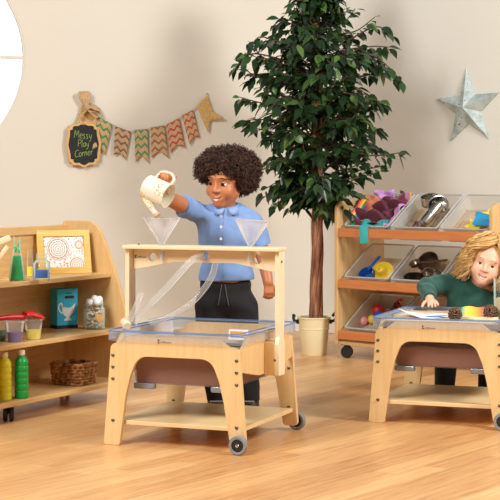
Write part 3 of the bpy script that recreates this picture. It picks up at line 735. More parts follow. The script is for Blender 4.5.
for nm, c, pos, r_ in (('pink', (240,160,160), (-.03, .03, .027), .027), ('yellow', (240,200,70), (.02, .05, .026), .026), ('blue', (30,90,180), (.062, .065, .034), .034), ('red', (200,40,44), (.02, .12, .036), .036), ('blue', (36,110,190), (.11, .04, .024), .024)):
    q = tF @ (Vector(pos)+Vector((-.118, .125, 0)))
    o = MB().ball((0, 0, 0), r_, 20, 14).build('toy_ball', plain('ball_'+nm, c, .4), None, True, loc=q)
    tag(o, f'{"small " if r_ < .025 else ""}{nm} ball in the bottom row tub', 'ball', 'balls in the bottom row tub')
for i, (c, y, lab) in enumerate((((60,26,24), .17, 'dark brown bead string'), ((190,40,44), .20, 'red bead string'))):
    m = MB(); r_ = random.Random(i)
    for k in range(22):
        a = k*.62; m.ball((-.045+.0062*k-.02*math.cos(a), y+.022*math.sin(a)+.0036*k, .02+.0035*k+.012*math.sin(a*1.7)), (.010, .010, .007), 9, 6, Euler((r_.random()*3, r_.random()*3, 0)).to_matrix())
    o = m.build('bead_string', plain('beads_'+str(c[0]), c, .35), None, True, loc=tF.translation, rot=tF.to_euler())
    tag(o, lab+' lying at the back of the bottom row tub', 'beads', 'bead strings in the bottom row tub')
# ================================================================= on the left wall: chalkboard sign and bunting
ML = Matrix.Translation(CORNER) @ Matrix.Rotation(AL, 4, 'Z')
def onwall(px, py):
    q = (px-250)/FPX; t = (CORNER.x-CORNER.y*q)/(.96-.28*q); d = CORNER.y-.28*t
    return (-t, CAMZ-(py-HZ)*d/FPX)
burlap = NT('burlap'); _c = burlap.coord(); _n = burlap.noise(burlap.mapping(_c, (220, 220, 30)), 1, 2); _n2 = burlap.noise(burlap.mapping(_c, (30, 30, 260)), 1, 2)
_f = burlap.ma('MULTIPLY', burlap.ma('ADD', _n, _n2), .5)
burlap = burlap.done(burlap.bsdf(burlap.ramp(_f, [(.35, lin((176,138,98))), (.62, lin((218,186,146)))]), .9))
def chevron(name, c):
    t = NT(name); uv = t.n('ShaderNodeUVMap'); s = t.sep(uv.outputs[0])
    tri = t.ma('MULTIPLY', t.ma('ABSOLUTE', t.ma('SUBTRACT', t.ma('FRACT', t.ma('MULTIPLY', s[0], 2.0)), .5)), .95)
    n = t.noise(t.mapping(t.coord(), (150, 150, 150)), 1, 2)
    st = t.ma('LESS_THAN', t.ma('FRACT', t.ma('ADD', t.ma('SUBTRACT', t.ma('MULTIPLY', s[1], 4.3), tri), .3)), t.ma('ADD', .27, t.ma('MULTIPLY', n, .16)))
    base = t.ramp(n, [(.35, lin((184,146,104))), (.65, lin((216,182,140)))])
    return t.done(t.bsdf(t.mix(t.ma('MULTIPLY', st, .88), base, lin(c)), .85))
bt = thing('bunting', 'string of burlap pennants with zigzag stripes hanging on the wall', 'bunting', CORNER, AL)
FL = [('yellow chevron pennant', (216,172,40), (82,103), (91,104), (98,125), (75,125), .0),
      ('green chevron pennant', (40,140,70), (97.4,116), (111.6,124.4), (104.5,155), (91,150), .2),
      ('brown violet chevron pennant', (120,88,80), (114.4,126), (130,131.6), (125,160), (112.4,155), .16),
      ('green chevron pennant', (24,140,84), (133.6,130.2), (147,129), (147,162.6), (134.7,162.6), .22),
      ('tan chevron pennant', (150,92,60), (149.8,127.7), (163.5,125.5), (166.7,157.2), (150.9,158), .22),
      ('red chevron pennant', (196,44,48), (165.3,124.8), (177.9,118.3), (183.3,146.7), (169.6,152.9), .2),
      ('orange red chevron pennant', (190,64,48), (181,115.8), (192,109.7), (198.4,137.3), (188.7,145), .18),
      ('yellow chevron pennant with a curled tail', (220,176,36), (195.9,106), (206.3,95.3), (216,121), (206.3,133), .25)]
sp = []
for i, (lab, c, a, b, cc, d, notch) in enumerate(FL):
    A, B, C_, D = (Vector(onwall(*q)) for q in (a, b, cc, d)); n = 12; vs = []; uv = []
    for r in range(n+1):
        for k in range(n+1):
            u, v = k/n, r/n; ve = v*(1-notch*(1-abs(2*u-1)))
            p = (A*(1-u)+B*u)*(1-ve)+(D*(1-u)+C_*u)*ve
            off = -.024-.010*math.sin(u*PI*1.2+i)*ve-.006*ve
            if i == 7: off -= .05*max(0, u-.55)*max(0, ve-.6)*5; p = p+Vector((.05, .025))*max(0, u-.5)*max(0, ve-.62)*4
            vs.append((p.x, off, p.y)); uv.append((u, ve))
    w = n+1
    o = MB().add(vs, [(r*w+k, (r+1)*w+k, (r+1)*w+k+1, r*w+k+1) for r in range(n) for k in range(n)], uv=uv).build('pennant', chevron('chevron', c), bt, 'all')
    o['label'] = lab; s_ = o.modifiers.new('s', 'SOLIDIFY'); s_.thickness = .0015
    for q in (A, B): sp.append((q.x, -.022, q.y))
x1, z1 = onwall(207, 94); sp.append((x1, -.012, z1))
MB().tube(spline(sp, 3), .0028, 6).build('string', plain('cord_tan', (206,178,140), .9), bt, True)
MB().lathe([(.006, 0), (.006, .004), (.003, .006), (.003, .014)], 12, Matrix.Translation((x1, -.0145, z1)) @ Matrix.Rotation(-PI/2, 4, 'X')).build('pin', M['steel'], bt, True)

# chalkboard sign
cx, cz = onwall(82.5, 144.5)
sg = thing('chalkboard_sign', 'small ornate wood-framed chalkboard with green chalk lettering, hung on the wall', 'sign', ML @ Vector((cx, -.036, cz)), rot=(0, R(-1.5), AL))
def ornate(w, h):
    q = []
    W, H = w/2, h/2
    quad = [(0, H), (.012, H-.004), (.03, H-.016), (.055, H-.016), (W-.036, H-.018), (W-.030, H-.026), (W-.030, H-.038), (W-.014, H-.040), (W-.012, H-.052),
            (W-.012, H-.07), (W-.004, .02), (W, 0)]
    quad = [(x, z) for x, z in quad]
    r = quad+[(x, -z) for x, z in quad[::-1][1:]]
    return r+[(-x, z) for x, z in r[::-1][1:-1]]
curve_plate('sign_frame', [ornate(.224, .292), ornate(.194, .262)], .022, M['shelfside'], sg, .003)
t = NT('chalkboard'); v = t.noise(t.coord(), 14, 4)
curve_plate('board', [ornate(.212, .280)], .008, t.done(t.bsdf(t.mix(v, lin((28,27,29)), lin((46,45,46))), .8)), sg, .0005, loc=(0, .004, 0))
chalk = plain('green_chalk', (160,190,98), .9, 0, .2, 300)
GL = {'M': [[(0,0),(.12,1),(.42,.35),(.70,1),(.84,0)]], 'P': [[(.02,0),(.06,1),(.42,.98),(.52,.75),(.38,.52),(.05,.48)]], 'C': [[(.62,.86),(.38,1),(.1,.75),(.02,.4),(.15,.06),(.42,0),(.66,.15)]],
      'e': [[(.02,.3),(.42,.34),(.38,.55),(.2,.6),(.04,.42),(.06,.14),(.24,.0),(.44,.1)]], 's': [[(.36,.52),(.2,.6),(.06,.46),(.3,.26),(.3,.06),(.14,-.02),(.0,.08)]],
      'y': [[(.02,.58),(.1,.22),(.26,.16),(.4,.3)],[(.42,.6),(.36,.0),(.2,-.34),(.04,-.28)]], 'l': [[(.1,1.05),(.06,.4),(.1,.02),(.18,.0)]],
      'a': [[(.42,.5),(.24,.6),(.05,.42),(.04,.12),(.2,.0),(.38,.18)],[(.44,.6),(.42,.2),(.5,.0)]], 'o': [[(.24,.6),(.05,.42),(.06,.12),(.24,0),(.42,.14),(.42,.44),(.24,.6)]],
      'r': [[(.04,.6),(.06,0)],[(.06,.36),(.2,.56),(.36,.54)]], 'n': [[(.04,.6),(.06,0)],[(.06,.36),(.2,.58),(.36,.5),(.4,0)]]}
ADV = {'M': .98, 'P': .62, 'C': .72, 'l': .26, 'r': .42}
for word, x0, z0, s_, sl in (('Messy', -.058, .044, .046, -.10), ('Play', -.036, -.012, .042, -.06), ('Corner', -.058, -.080, .044, .12)):
    m = MB(); x = x0; sc = {'Messy': .035, 'Play': .036, 'Corner': .036}[word]
    for ch in word:
        for st in GL[ch]:
            P = spline([(x+a*sc+b*.004, -.0012, z0+b*s_+sl*(x+a*sc-x0)) for a, b in st], 4)
            m.tube(P, .0016, 5)
        x += ADV.get(ch, .56)*sc
    m.build('chalk_lettering', chalk, sg)
# burlap bow above the sign
bx, bz = onwall(85, 108); bo = thing('burlap_bow', 'gathered burlap bow tied above the chalkboard', 'bow', ML @ Vector((bx, -.05, bz)), AL)
m = MB()
for k in range(9):
    a = (k-4)*.13; m.tube(spline([(0, 0, .01), (math.sin(a)*.04-.008, -.004*(k % 3), .05), (math.sin(a)*.07-.014, .006*(k % 2)-.008, .095+.008*(k % 2))], 5), [.011, .012, .012, .012, .013, .013, .013, .012, .011, .010, .008], 8)
m.build('tuft', burlap, bo, 'all')
def loop(pts, w, name):
    m = MB(); P = spline(pts, 8); vs = []; n = len(P)
    for i, p in enumerate(P):
        for j in range(5):
            u = j/4-.5; vs.append(p+Vector((.2*u*w, u*w*1.1, u*w*.75+.006*math.sin(i*.7)*u)))
    m.add(vs, [(i*5+j, (i+1)*5+j, (i+1)*5+j+1, i*5+j+1) for i in range(n-1) for j in range(4)])
    o = m.build(name, burlap, bo, 'all'); s_ = o.modifiers.new('s', 'SOLIDIFY'); s_.thickness = .0025
loop([(0, -.012, .005), (.03, -.026, .008), (.075, -.022, -.010), (.088, -.010, -.030), (.06, -.002, -.022), (.01, -.004, -.004)], .038, 'ribbon')
loop([(0, -.012, 0), (-.02, -.02, -.03), (-.042, -.016, -.075)], .03, 'ribbon'); loop([(0, -.014, 0), (.03, -.022, -.035), (.07, -.016, -.06)], .03, 'ribbon')
MB().ball((0, -.014, .004), (.018, .016, .016), 14, 10).build('knot', burlap, bo, True)

# ================================================================= star on the right wall
MRW = Matrix.Translation(CORNER) @ Matrix.Rotation(AR, 4, 'Z')
q = (468.5-250)/FPX; tt = (q*CORNER.y-CORNER.x)/(.73+.683*q); dd = CORNER.y-.683*tt
t = NT('weathered_zinc'); c = t.coord(); n1 = t.noise(c, 16, 5, .65); n2 = t.noise(c, 34, 3)
col = t.ramp(n1, [(.36, lin((158,172,170))), (.55, lin((192,204,200))), (.70, lin((210,216,210)))])
col = t.mix(t.ma('GREATER_THAN', n2, .665), col, lin((120,82,60)))
zinc = t.done(t.bsdf(col, .5, .25, t.bump(n1, .1)))
m = MB(); Rr = .24; pk = (0, -.062, 0); vs = [pk]
for k in range(10):
    a = PI/2+R(3)+k*PI/5; r = Rr if k % 2 == 0 else Rr*.40; vs.append((r*math.cos(a), -.008, r*math.sin(a)))
bk = len(vs); vs += [(x, -.002, z) for x, y, z in vs[1:]]
fs = [(0, 1+k, 1+(k+1) % 10) for k in range(10)]+[(1+k, bk+k, bk+(k+1) % 10, 1+(k+1) % 10) for k in range(10)]+[tuple(range(bk, bk+10))]
st = m.add(vs, fs).build('barn_star', zinc, None, loc=MRW @ Vector((tt, 0, CAMZ-(108-HZ)*dd/FPX)), rot=(0, 0, AR), bevel=.001)
tag(st, 'weathered grey metal five-pointed star on the right wall', 'star')

# ================================================================= tree in a cream bucket
TP = on(314, 354.5, 0)
pt = thing('plant_bucket', 'cream metal bucket with black handles under the fig tree', 'bucket', TP)
MB().lathe([(0, 0), (.068, 0), (.071, .004), (.085, .145), (.0875, .147), (.0875, .153), (.0855, .155), (.091, .205), (.096, .208), (.097, .214), (.094, .217), (.088, .212), (.083, .15), (.066, .01), (0, .01)], 44, cap=False).build('bucket_wall', M['cream'], pt, True)
for sg_ in (-1, 1):
    m = MB(); m.box((sg_*.094, -.01, .190), (.016, .022, .026)); o = m.build('lug', M['black'], pt, bevel=.004)
    P = [(sg_*.098, -.012, .19), (sg_*.115, -.03, .20), (sg_*(.135 if sg_ > 0 else .118), -.01, .225), (sg_*(.14 if sg_ > 0 else .112), .04, .25 if sg_ > 0 else .22), (sg_*.11, .07, .215)]
    MB().tube(spline(P, 6), .0085, 8).build('handle', M['black'], pt, True)
tr = thing('fig_tree', 'tall weeping fig tree with dark green leaves and a twisted trunk', 'tree', TP+Vector((0, 0, .0)))
m = MB(); m.lathe([(0, .175), (.084, .175), (.08, .188), (0, .196)], 28); m.build('soil', plain('bark_chips', (70,46,30), .95, 0, .3, 90, .5), tr, True)
bark = NT('bark'); c = bark.coord(); n = bark.noise(bark.mapping(c, (40, 40, 5)), 1, 5, .7)
bark = bark.done(bark.bsdf(bark.ramp(n, [(.32, lin((92,56,40))), (.5, lin((140,90,64))), (.68, lin((182,132,98)))]), .85, 0, bark.bump(n, .6, .01)))
trunk = []
m = MB()
def tx(z): return (.000+.012*math.sin(z*2.2)+.018*z*.6, .0)
for k in range(5):
    P = []; rad = []
    for i in range(46):
        z = .17+i*.041; a = k*2*PI/5+z*4.2; rr = .022*(1-.3*min(1, z/2))
        x0, y0 = tx(z); P.append((x0+rr*math.cos(a), y0+rr*math.sin(a), z)); rad.append((.0185 if k < 4 else .022)*(1-.42*min(1, z/2))*(1+.12*math.sin(z*19+k)))
    m.tube(P, rad, 9)
m.build('trunk', bark, tr, 'all')
rt = random.Random(11)
def rad_at(z):
    Z = [.72, .80, .94, 1.08, 1.23, 1.45, 1.63, 1.80, 1.97, 2.14, 2.3]; Rd = [.05, .10, .22, .32, .36, .40, .44, .37, .18, .13, .08]
    return float(np.interp(z, Z, Rd))
LV, LF, LU = [], [], []
def leaf(p, d, up, L, v):
    d = d.normalized(); s = d.cross(up)
    if s.length < 1e-3: s = d.orthogonal()
    s.normalize(); n = s.cross(d); w = L*.30; b = len(LV)
    fold = n*(w*.25)
    for t_, ww, dr in ((0, 0, 0), (.22, .8, .0), (.48, 1.0, -.05), (.76, .55, -.13), (1.0, 0, -.26)):
        c0 = p+d*(L*t_)+Vector((0, 0, dr*L))
        LV.append(c0-fold*ww*.5)
        if ww: LV.append(c0+s*w*ww+fold*ww*.5); LV.append(c0-s*w*ww+fold*ww*.5)
    # indices: 0 base,1 c,2 l,3 r,4 c,5 l,6 r,7 c,8 l,9 r,10 tip
    for f in ((0,2,1),(0,1,3),(1,2,5,4),(1,4,6,3),(4,5,8,7),(4,7,9,6),(7,8,10),(7,10,9)): LF.append(tuple(b+i for i in f))
    LU.extend([(v, .5)]*11)
br = MB()
def branch(P, leaves, r0=.006):
    Q = spline(P, 8); n = len(Q); br.tube(Q, [r0*(1-.8*i/n)+.001 for i in range(n)], 5)
    for k in range(leaves):
        f = .22+.80*(k+rt.random())/leaves; i = min(n-2, int(f*(n-1))); p = Q[i].lerp(Q[i+1], rt.random())
        t_ = (Q[i+1]-Q[i]).normalized(); side = t_.cross(Vector((0, 0, 1))).normalized()*(1 if k % 2 else -1)
        d = t_*rt.uniform(.2, .9)+side*rt.uniform(.3, 1.0)+Vector((0, 0, rt.uniform(-.9, .15)))+Vector((rt.gauss(0, .25), rt.gauss(0, .25), 0))
        stalk = d.normalized()*rt.uniform(.006, .02)
        leaf(p+stalk, d, Vector((rt.gauss(0, .5), rt.gauss(0, .5)-.35, 1)), rt.uniform(.052, .086), rt.random())
for k in range(250):
    z = .86+1.44*((k+.5)/250)**.95; a = k*2.39996+rt.uniform(-.3, .3); z += rt.uniform(-.09, .09)
    ln = rad_at(z)*(rt.uniform(.45, 1.0) if k % 3 else rt.uniform(.8, 1.15)); x0, y0 = tx(z-.12); dv = Vector((math.cos(a), math.sin(a), 0))
    o_ = Vector((x0, y0, max(.74, z-.16)))
    if z < 1.0: o_.z = max(.82, z)
    P = [o_, o_+dv*ln*.35+Vector((0, 0, .10 if z > 1 else .02)), o_+dv*ln*.75+Vector((0, 0, .13 if z > 1 else -.01)), Vector((x0, y0, z))+dv*ln+Vector((rt.uniform(-.05,.05), rt.uniform(-.05,.05), rt.uniform(-.10, .05) if z > 1 else -.06))]
    branch(P, int(6+ln*34))
zz = lambda px, py: at(px, py, TP.y)-Vector((TP.x, TP.y, 0))
branch([Vector((.02, 0, 1.05)), zz(350, 158)+Vector((0,-.05,0)), zz(385, 155)+Vector((0,-.08,0)), zz(403, 152)+Vector((0,-.08,0))], 15)
branch([Vector((.02, 0, 1.0)), zz(335, 180)+Vector((0,-.08,0)), zz(355, 178)+Vector((0,-.12,0)), zz(378, 172)+Vector((0,-.12,0))], 13)
branch([Vector((.02, 0, .98)), zz(333, 196)+Vector((0,-.1,0)), zz(345, 210)+Vector((0,-.12,0))], 9)
branch([Vector((.0, 0, .98)), zz(300, 190)+Vector((0,-.06,0)), zz(283, 196)+Vector((0,-.08,0))], 9)
branch([Vector((.0, 0, 1.1)), zz(290, 160)+Vector((0,-.06,0)), zz(262, 170)+Vector((0,-.08,0))], 11)
branch([Vector((.02, 0, 1.6)), zz(280, 60)+Vector((0,-.06,0)), zz(250, 55)+Vector((0,-.08,0)), zz(236, 68)+Vector((0,-.08,0))], 14)
branch([Vector((.02, 0, 1.6)), zz(350, 50)+Vector((0,-.06,0)), zz(380, 62)+Vector((0,-.08,0)), zz(402, 84)+Vector((0,-.08,0))], 14)
branch([Vector((.02, 0, 1.7)), zz(350, 40)+Vector((0,-.06,0)), zz(375, 28)+Vector((0,-.08,0)), zz(392, 36)+Vector((0,-.08,0))], 13)
branch([Vector((.02, 0, 1.7)), zz(285, 45)+Vector((0,-.06,0)), zz(262, 38)+Vector((0,-.08,0)), zz(254, 42)+Vector((0,-.08,0))], 12)
br.build('branches', plain('twig_bark', (84,66,48), .85, 0, .2, 30), tr, True)
t = NT('fig_leaf'); uv = t.n('ShaderNodeUVMap'); s = t.sep(uv.outputs[0]); nn = t.noise(t.coord(), 30, 2)
col = t.ramp(s[0], [(0, lin((26,46,28))), (.5, lin((38,62,34))), (.86, lin((56,84,44))), (1.0, lin((98,126,64)))])
dif = t.bsdf(col, .32, 0, None, .45); trl = t.n('ShaderNodeBsdfTranslucent'); t.put(trl.inputs[0], lin((70,110,40)))
mx = t.n('ShaderNodeMixShader'); mx.inputs[0].default_value = .10; t.t.links.new(dif, mx.inputs[1]); t.t.links.new(trl.outputs[0], mx.inputs[2])
lf = MB().add(LV, LF, uv=LU).build('foliage', t.done(mx.outputs[0]), tr, 'all')

# ================================================================= pouring can above the left funnel
jl = at(157, 191, 6.385)
zl = Vector((.905, -.42, -.372)).normalized(); xl = Vector((.377, .05, .926)); xl = (xl-zl*xl.dot(zl)).normalized(); yl_ = zl.cross(xl)
jm = Matrix((xl, yl_, zl)).transposed()
jg = thing('pouring_can', 'cream speckled pouring can tipped over the left funnel in the raised hand', 'watering can', jl, rot=jm.to_euler())
t = NT('speckled_cream'); c = t.coord(); v = t.n('ShaderNodeTexVoronoi'); t.put(v.inputs['Vector'], t.mapping(c, (1, 1, 1))); v.inputs['Scale'].default_value = 95
msk = t.ma('GREATER_THAN', t.noise(c, 14, 2), .53)
f = t.ma('MULTIPLY', t.ma('LESS_THAN', v.outputs['Distance'], .42), msk)
hs_ = t.ramp(t.noise(c, 30, 1), [(.4, lin((212,172,60))), (.55, lin((196,156,120)))], 'CONSTANT')
jmat = t.done(t.bsdf(t.mix(t.ma('MULTIPLY', f, .85), lin((228,218,196)), hs_), .35))
MB().lathe([(0, -.052), (.044, -.052), (.049, -.048), (.0505, -.03), (.049, .052), (.0505, .056), (.048, .056), (.046, .05), (.047, -.04), (.042, -.047), (0, -.047)], 44, cap=False).build('can_body', jmat, jg, True)
MB().tube(spline([(.046, 0, .046), (.066, 0, .050), (.082, 0, .036), (.084, 0, .006), (.072, 0, -.018), (.046, 0, -.026)], 7), .0062, 10).build('handle', jmat, jg, True)
spt = [(-.040, 0, -.034), (-.056, 0, -.014), (-.070, 0, .010), (-.086, 0, .038)]
m = MB(); m.tube(spline(spt, 6), list(np.linspace(.021, .0105, 19)), 16, cap=False); m.build('spout', jmat, jg, True)
sdir = Vector((-.016, 0, .028)).normalized(); r0 = Vector((0, 0, 1)).rotation_difference(sdir).to_matrix().to_4x4()
MB().lathe([(.0105, -.004), (.0150, .006), (.0150, .010), (0, .012)], 20, Matrix.Translation(spt[-1]) @ r0).build('rose', plain('rose_tan', (196,164,128), .5), jg, True)
HANDLE = jl+jm @ Vector((.083, 0, .012))

# ================================================================= things on the girl's tray
I2 = RZ2.inverted(); ZP = .428
bd = MB().box((.2965, .285, .423), (.472, .462, .010)).build('work_board', M['pale'], None, bevel=.002, loc=T2, rot=(0, 0, A2)); tag(bd, 'pale wooden board lying inside the girl\'s tray', 'board')
def pine_cone(p, r, label, rot):
    t = thing('pine_cone', label, 'pine cone', p, rot=rot, group='pine cones on the girl\'s tray')
    m = MB(); m.ball((0, 0, 0), (r*.62, r*.62, r*.8), 16, 12, mi=0)
    N = 84
    for k in range(N):
        q = (k+.5)/N; th = math.acos(1-1.94*q-.02); ph = k*2.39996
        dv = Vector((math.sin(th)*math.cos(ph), math.sin(th)*math.sin(ph), math.cos(th)))
        dv = (dv+Vector((0, 0, .45))).normalized(); base = Vector((math.sin(th)*math.cos(ph)*r*.5, math.sin(th)*math.sin(ph)*r*.5, math.cos(th)*r*.75))
        s = dv.cross(Vector((0, 0, 1))).normalized(); n = s.cross(dv); L = r*(.55+.2*math.sin(th)); w = r*.19
        vs = [base-s*w*.4, base+s*w*.4, base+dv*L*.75+s*w, base+dv*L+n*w*.5, base+dv*L*.75-s*w]
        vs2 = [v-n*w*.4 for v in vs]
        m.add(vs+vs2, [(0,1,2,3,4), (9,8,7,6,5), (0,5,6,1), (1,6,7,2)], 0); m.add([vs[2], vs[3], vs[4], vs2[4], vs2[3], vs2[2]], [(0,1,4,5), (1,2,3,4)], 1)
    m.build('cone_scales', [plain('cone_brown', (84,52,38), .8), plain('cone_tip', (186,144,108), .8)], t)
pine_cone(on(455, 320.3, ZP)+Vector((0, 0, .025)), .026, 'left pine cone on the girl\'s tray, between blue and red sticks', (R(70), R(20), 0))
pine_cone(on(491, 319.5, ZP)+Vector((0, 0, .028)), .029, 'right pine cone on the girl\'s tray, next to the rainbow card', (R(60), R(-30), 0))
def stick(a, b, r, c, label, tip=None, name='paint_stick'):
    a, b = Vector(a), Vector(b); c0 = (a+b)/2; d = b-a
    t = thing(name, label, 'stick', c0, rot=Vector((0, 0, 1)).rotation_difference(d).to_euler()); L = d.length/2
    MB().lathe([(0, -L), (r*.7, -L), (r, -L*.6), (r, L*.5), (r*.6, L), (0, L)], 12).build('shaft', plain('stick_'+str(c[0]), c, .4), t, True)
    if tip:
        MB().lathe([(0, L-.001), (r*1.2, L), (r*1.5, L+.012), (r*.3, L+.03), (0, L+.03)], 12).build('bristles', plain('bristle', tip, .8), t, True)
U = Vector((0, 0, .006))
stick(on(425, 318.6, ZP)+U, on(450, 317.6, ZP)+U, .0055, (30,116,190), 'blue paintbrush left of the left pine cone', (220,200,170))
stick(on(461, 314.5, ZP)+U, on(478, 313.5, ZP)+U, .006, (226,96,50), 'orange red stick behind the pine cones', None)
stick(on(432, 314.8, ZP)+U*.8, on(458, 312, ZP)+U*.8, .0045, (200,150,120), 'tan stick at the back of the board', None)
def sheet(pts, label, mat, lift, name='paper_sheet', cat='paper', n=14, curl=0):
    A, B, C_, D = (Vector(p) for p in pts); vs = []; uv = []
    for i in range(n+1):
        for j in range(n+1):
            u, v = j/n, i/n; p = (A*(1-u)+B*u)*(1-v)+(D*(1-u)+C_*u)*v
            vs.append(p+Vector((0, 0, lift(u, v)))); uv.append((u, v))
    c0 = sum(vs, Vector())/len(vs); w = n+1
    o = MB().add([v-c0 for v in vs], [(i*w+j, i*w+j+1, (i+1)*w+j+1, (i+1)*w+j) for i in range(n) for j in range(n)], uv=uv).build(name, mat, None, 'all', loc=c0)
    s_ = o.modifiers.new('s', 'SOLIDIFY'); s_.thickness = .0008
    return tag(o, label, cat)
L2 = lambda s, v, z: RZ2 @ Vector((s, v, z))
sheet([L2(.085, .16, .447), L2(.23, .055, .431), L2(.27, .17, .431), L2(.10, .30, .433)], 'white paper sheet with a lifted corner at the left of the tray', M['paper'], lambda u, v: .016*(1-u)**2*(1-v)+.004*math.sin(u*5)*v+.003)
sheet([L2(.17, .20, .430), L2(.30, .17, .430), L2(.33, .30, .430), L2(.20, .33, .430)], 'white paper sheet lying in the middle of the tray', M['paper'], lambda u, v: .003+.006*u*v)
t = NT('rainbow_paint'); s = t.sep(t.n('ShaderNodeUVMap').outputs[0]); nz = t.noise(t.coord(), 25, 3)
f = t.ma('ADD', t.ma('ADD', t.ma('MULTIPLY', s[0], .8), t.ma('MULTIPLY', s[1], .12)), t.ma('MULTIPLY', nz, .2))
rb = t.done(t.bsdf(t.ramp(f, [(.08, lin((40,130,190))), (.22, lin((90,170,140))), (.36, lin((220,210,80))), (.6, lin((240,190,60))), (.8, lin((236,150,60))), (.95, lin((226,110,90)))]), .6))
a_, b_ = I2 @ on(467, 315, ZP), I2 @ on(494, 314, ZP)
sheet([L2(a_.x, .20, ZP+.001), L2(b_.x, .22, ZP+.001), L2(b_.x, .245, ZP+.050), L2(a_.x+.006, .225, ZP+.044)], 'rainbow painted card standing behind the right pine cone', rb, lambda u, v: .004*math.sin(u*6)*v, 'painted_card', 'card')
a_ = I2 @ on(478, 319.5, ZP)
o = MB().box((0, 0, .006), (.15, .022, .012)).build('wooden_strip', M['pale'], None, bevel=.002, loc=L2(a_.x+.01, a_.y+.0, ZP), rot=(0, 0, A2+R(4))); tag(o, 'pale wooden strip at the front edge between the pine cones', 'strip')
p = on(501, 318.5, ZP); f = thing('clear_jar', 'tall clear jar cut off by the right edge, on the girl\'s tray', 'jar', p)
MB().lathe([(0, 0), (.028, 0), (.031, .003), (.031, .165), (.033, .17), (.030, .17), (.0285, .005), (0, .004)], 30, cap=False).build('jar_wall', M['glass'], f, True)
MB().lathe([(0, .005), (.028, .005), (.0282, .03), (0, .036)], 24).build('green_filling', plain('moss_green', (150,180,90), .8), f, True)
MB().lathe([(0, .0365), (.0282, .031), (.0282, .085), (0, .09)], 24).build('beige_filling', plain('beige_grain', (214,190,150), .9, 0, .15, 160), f, True)
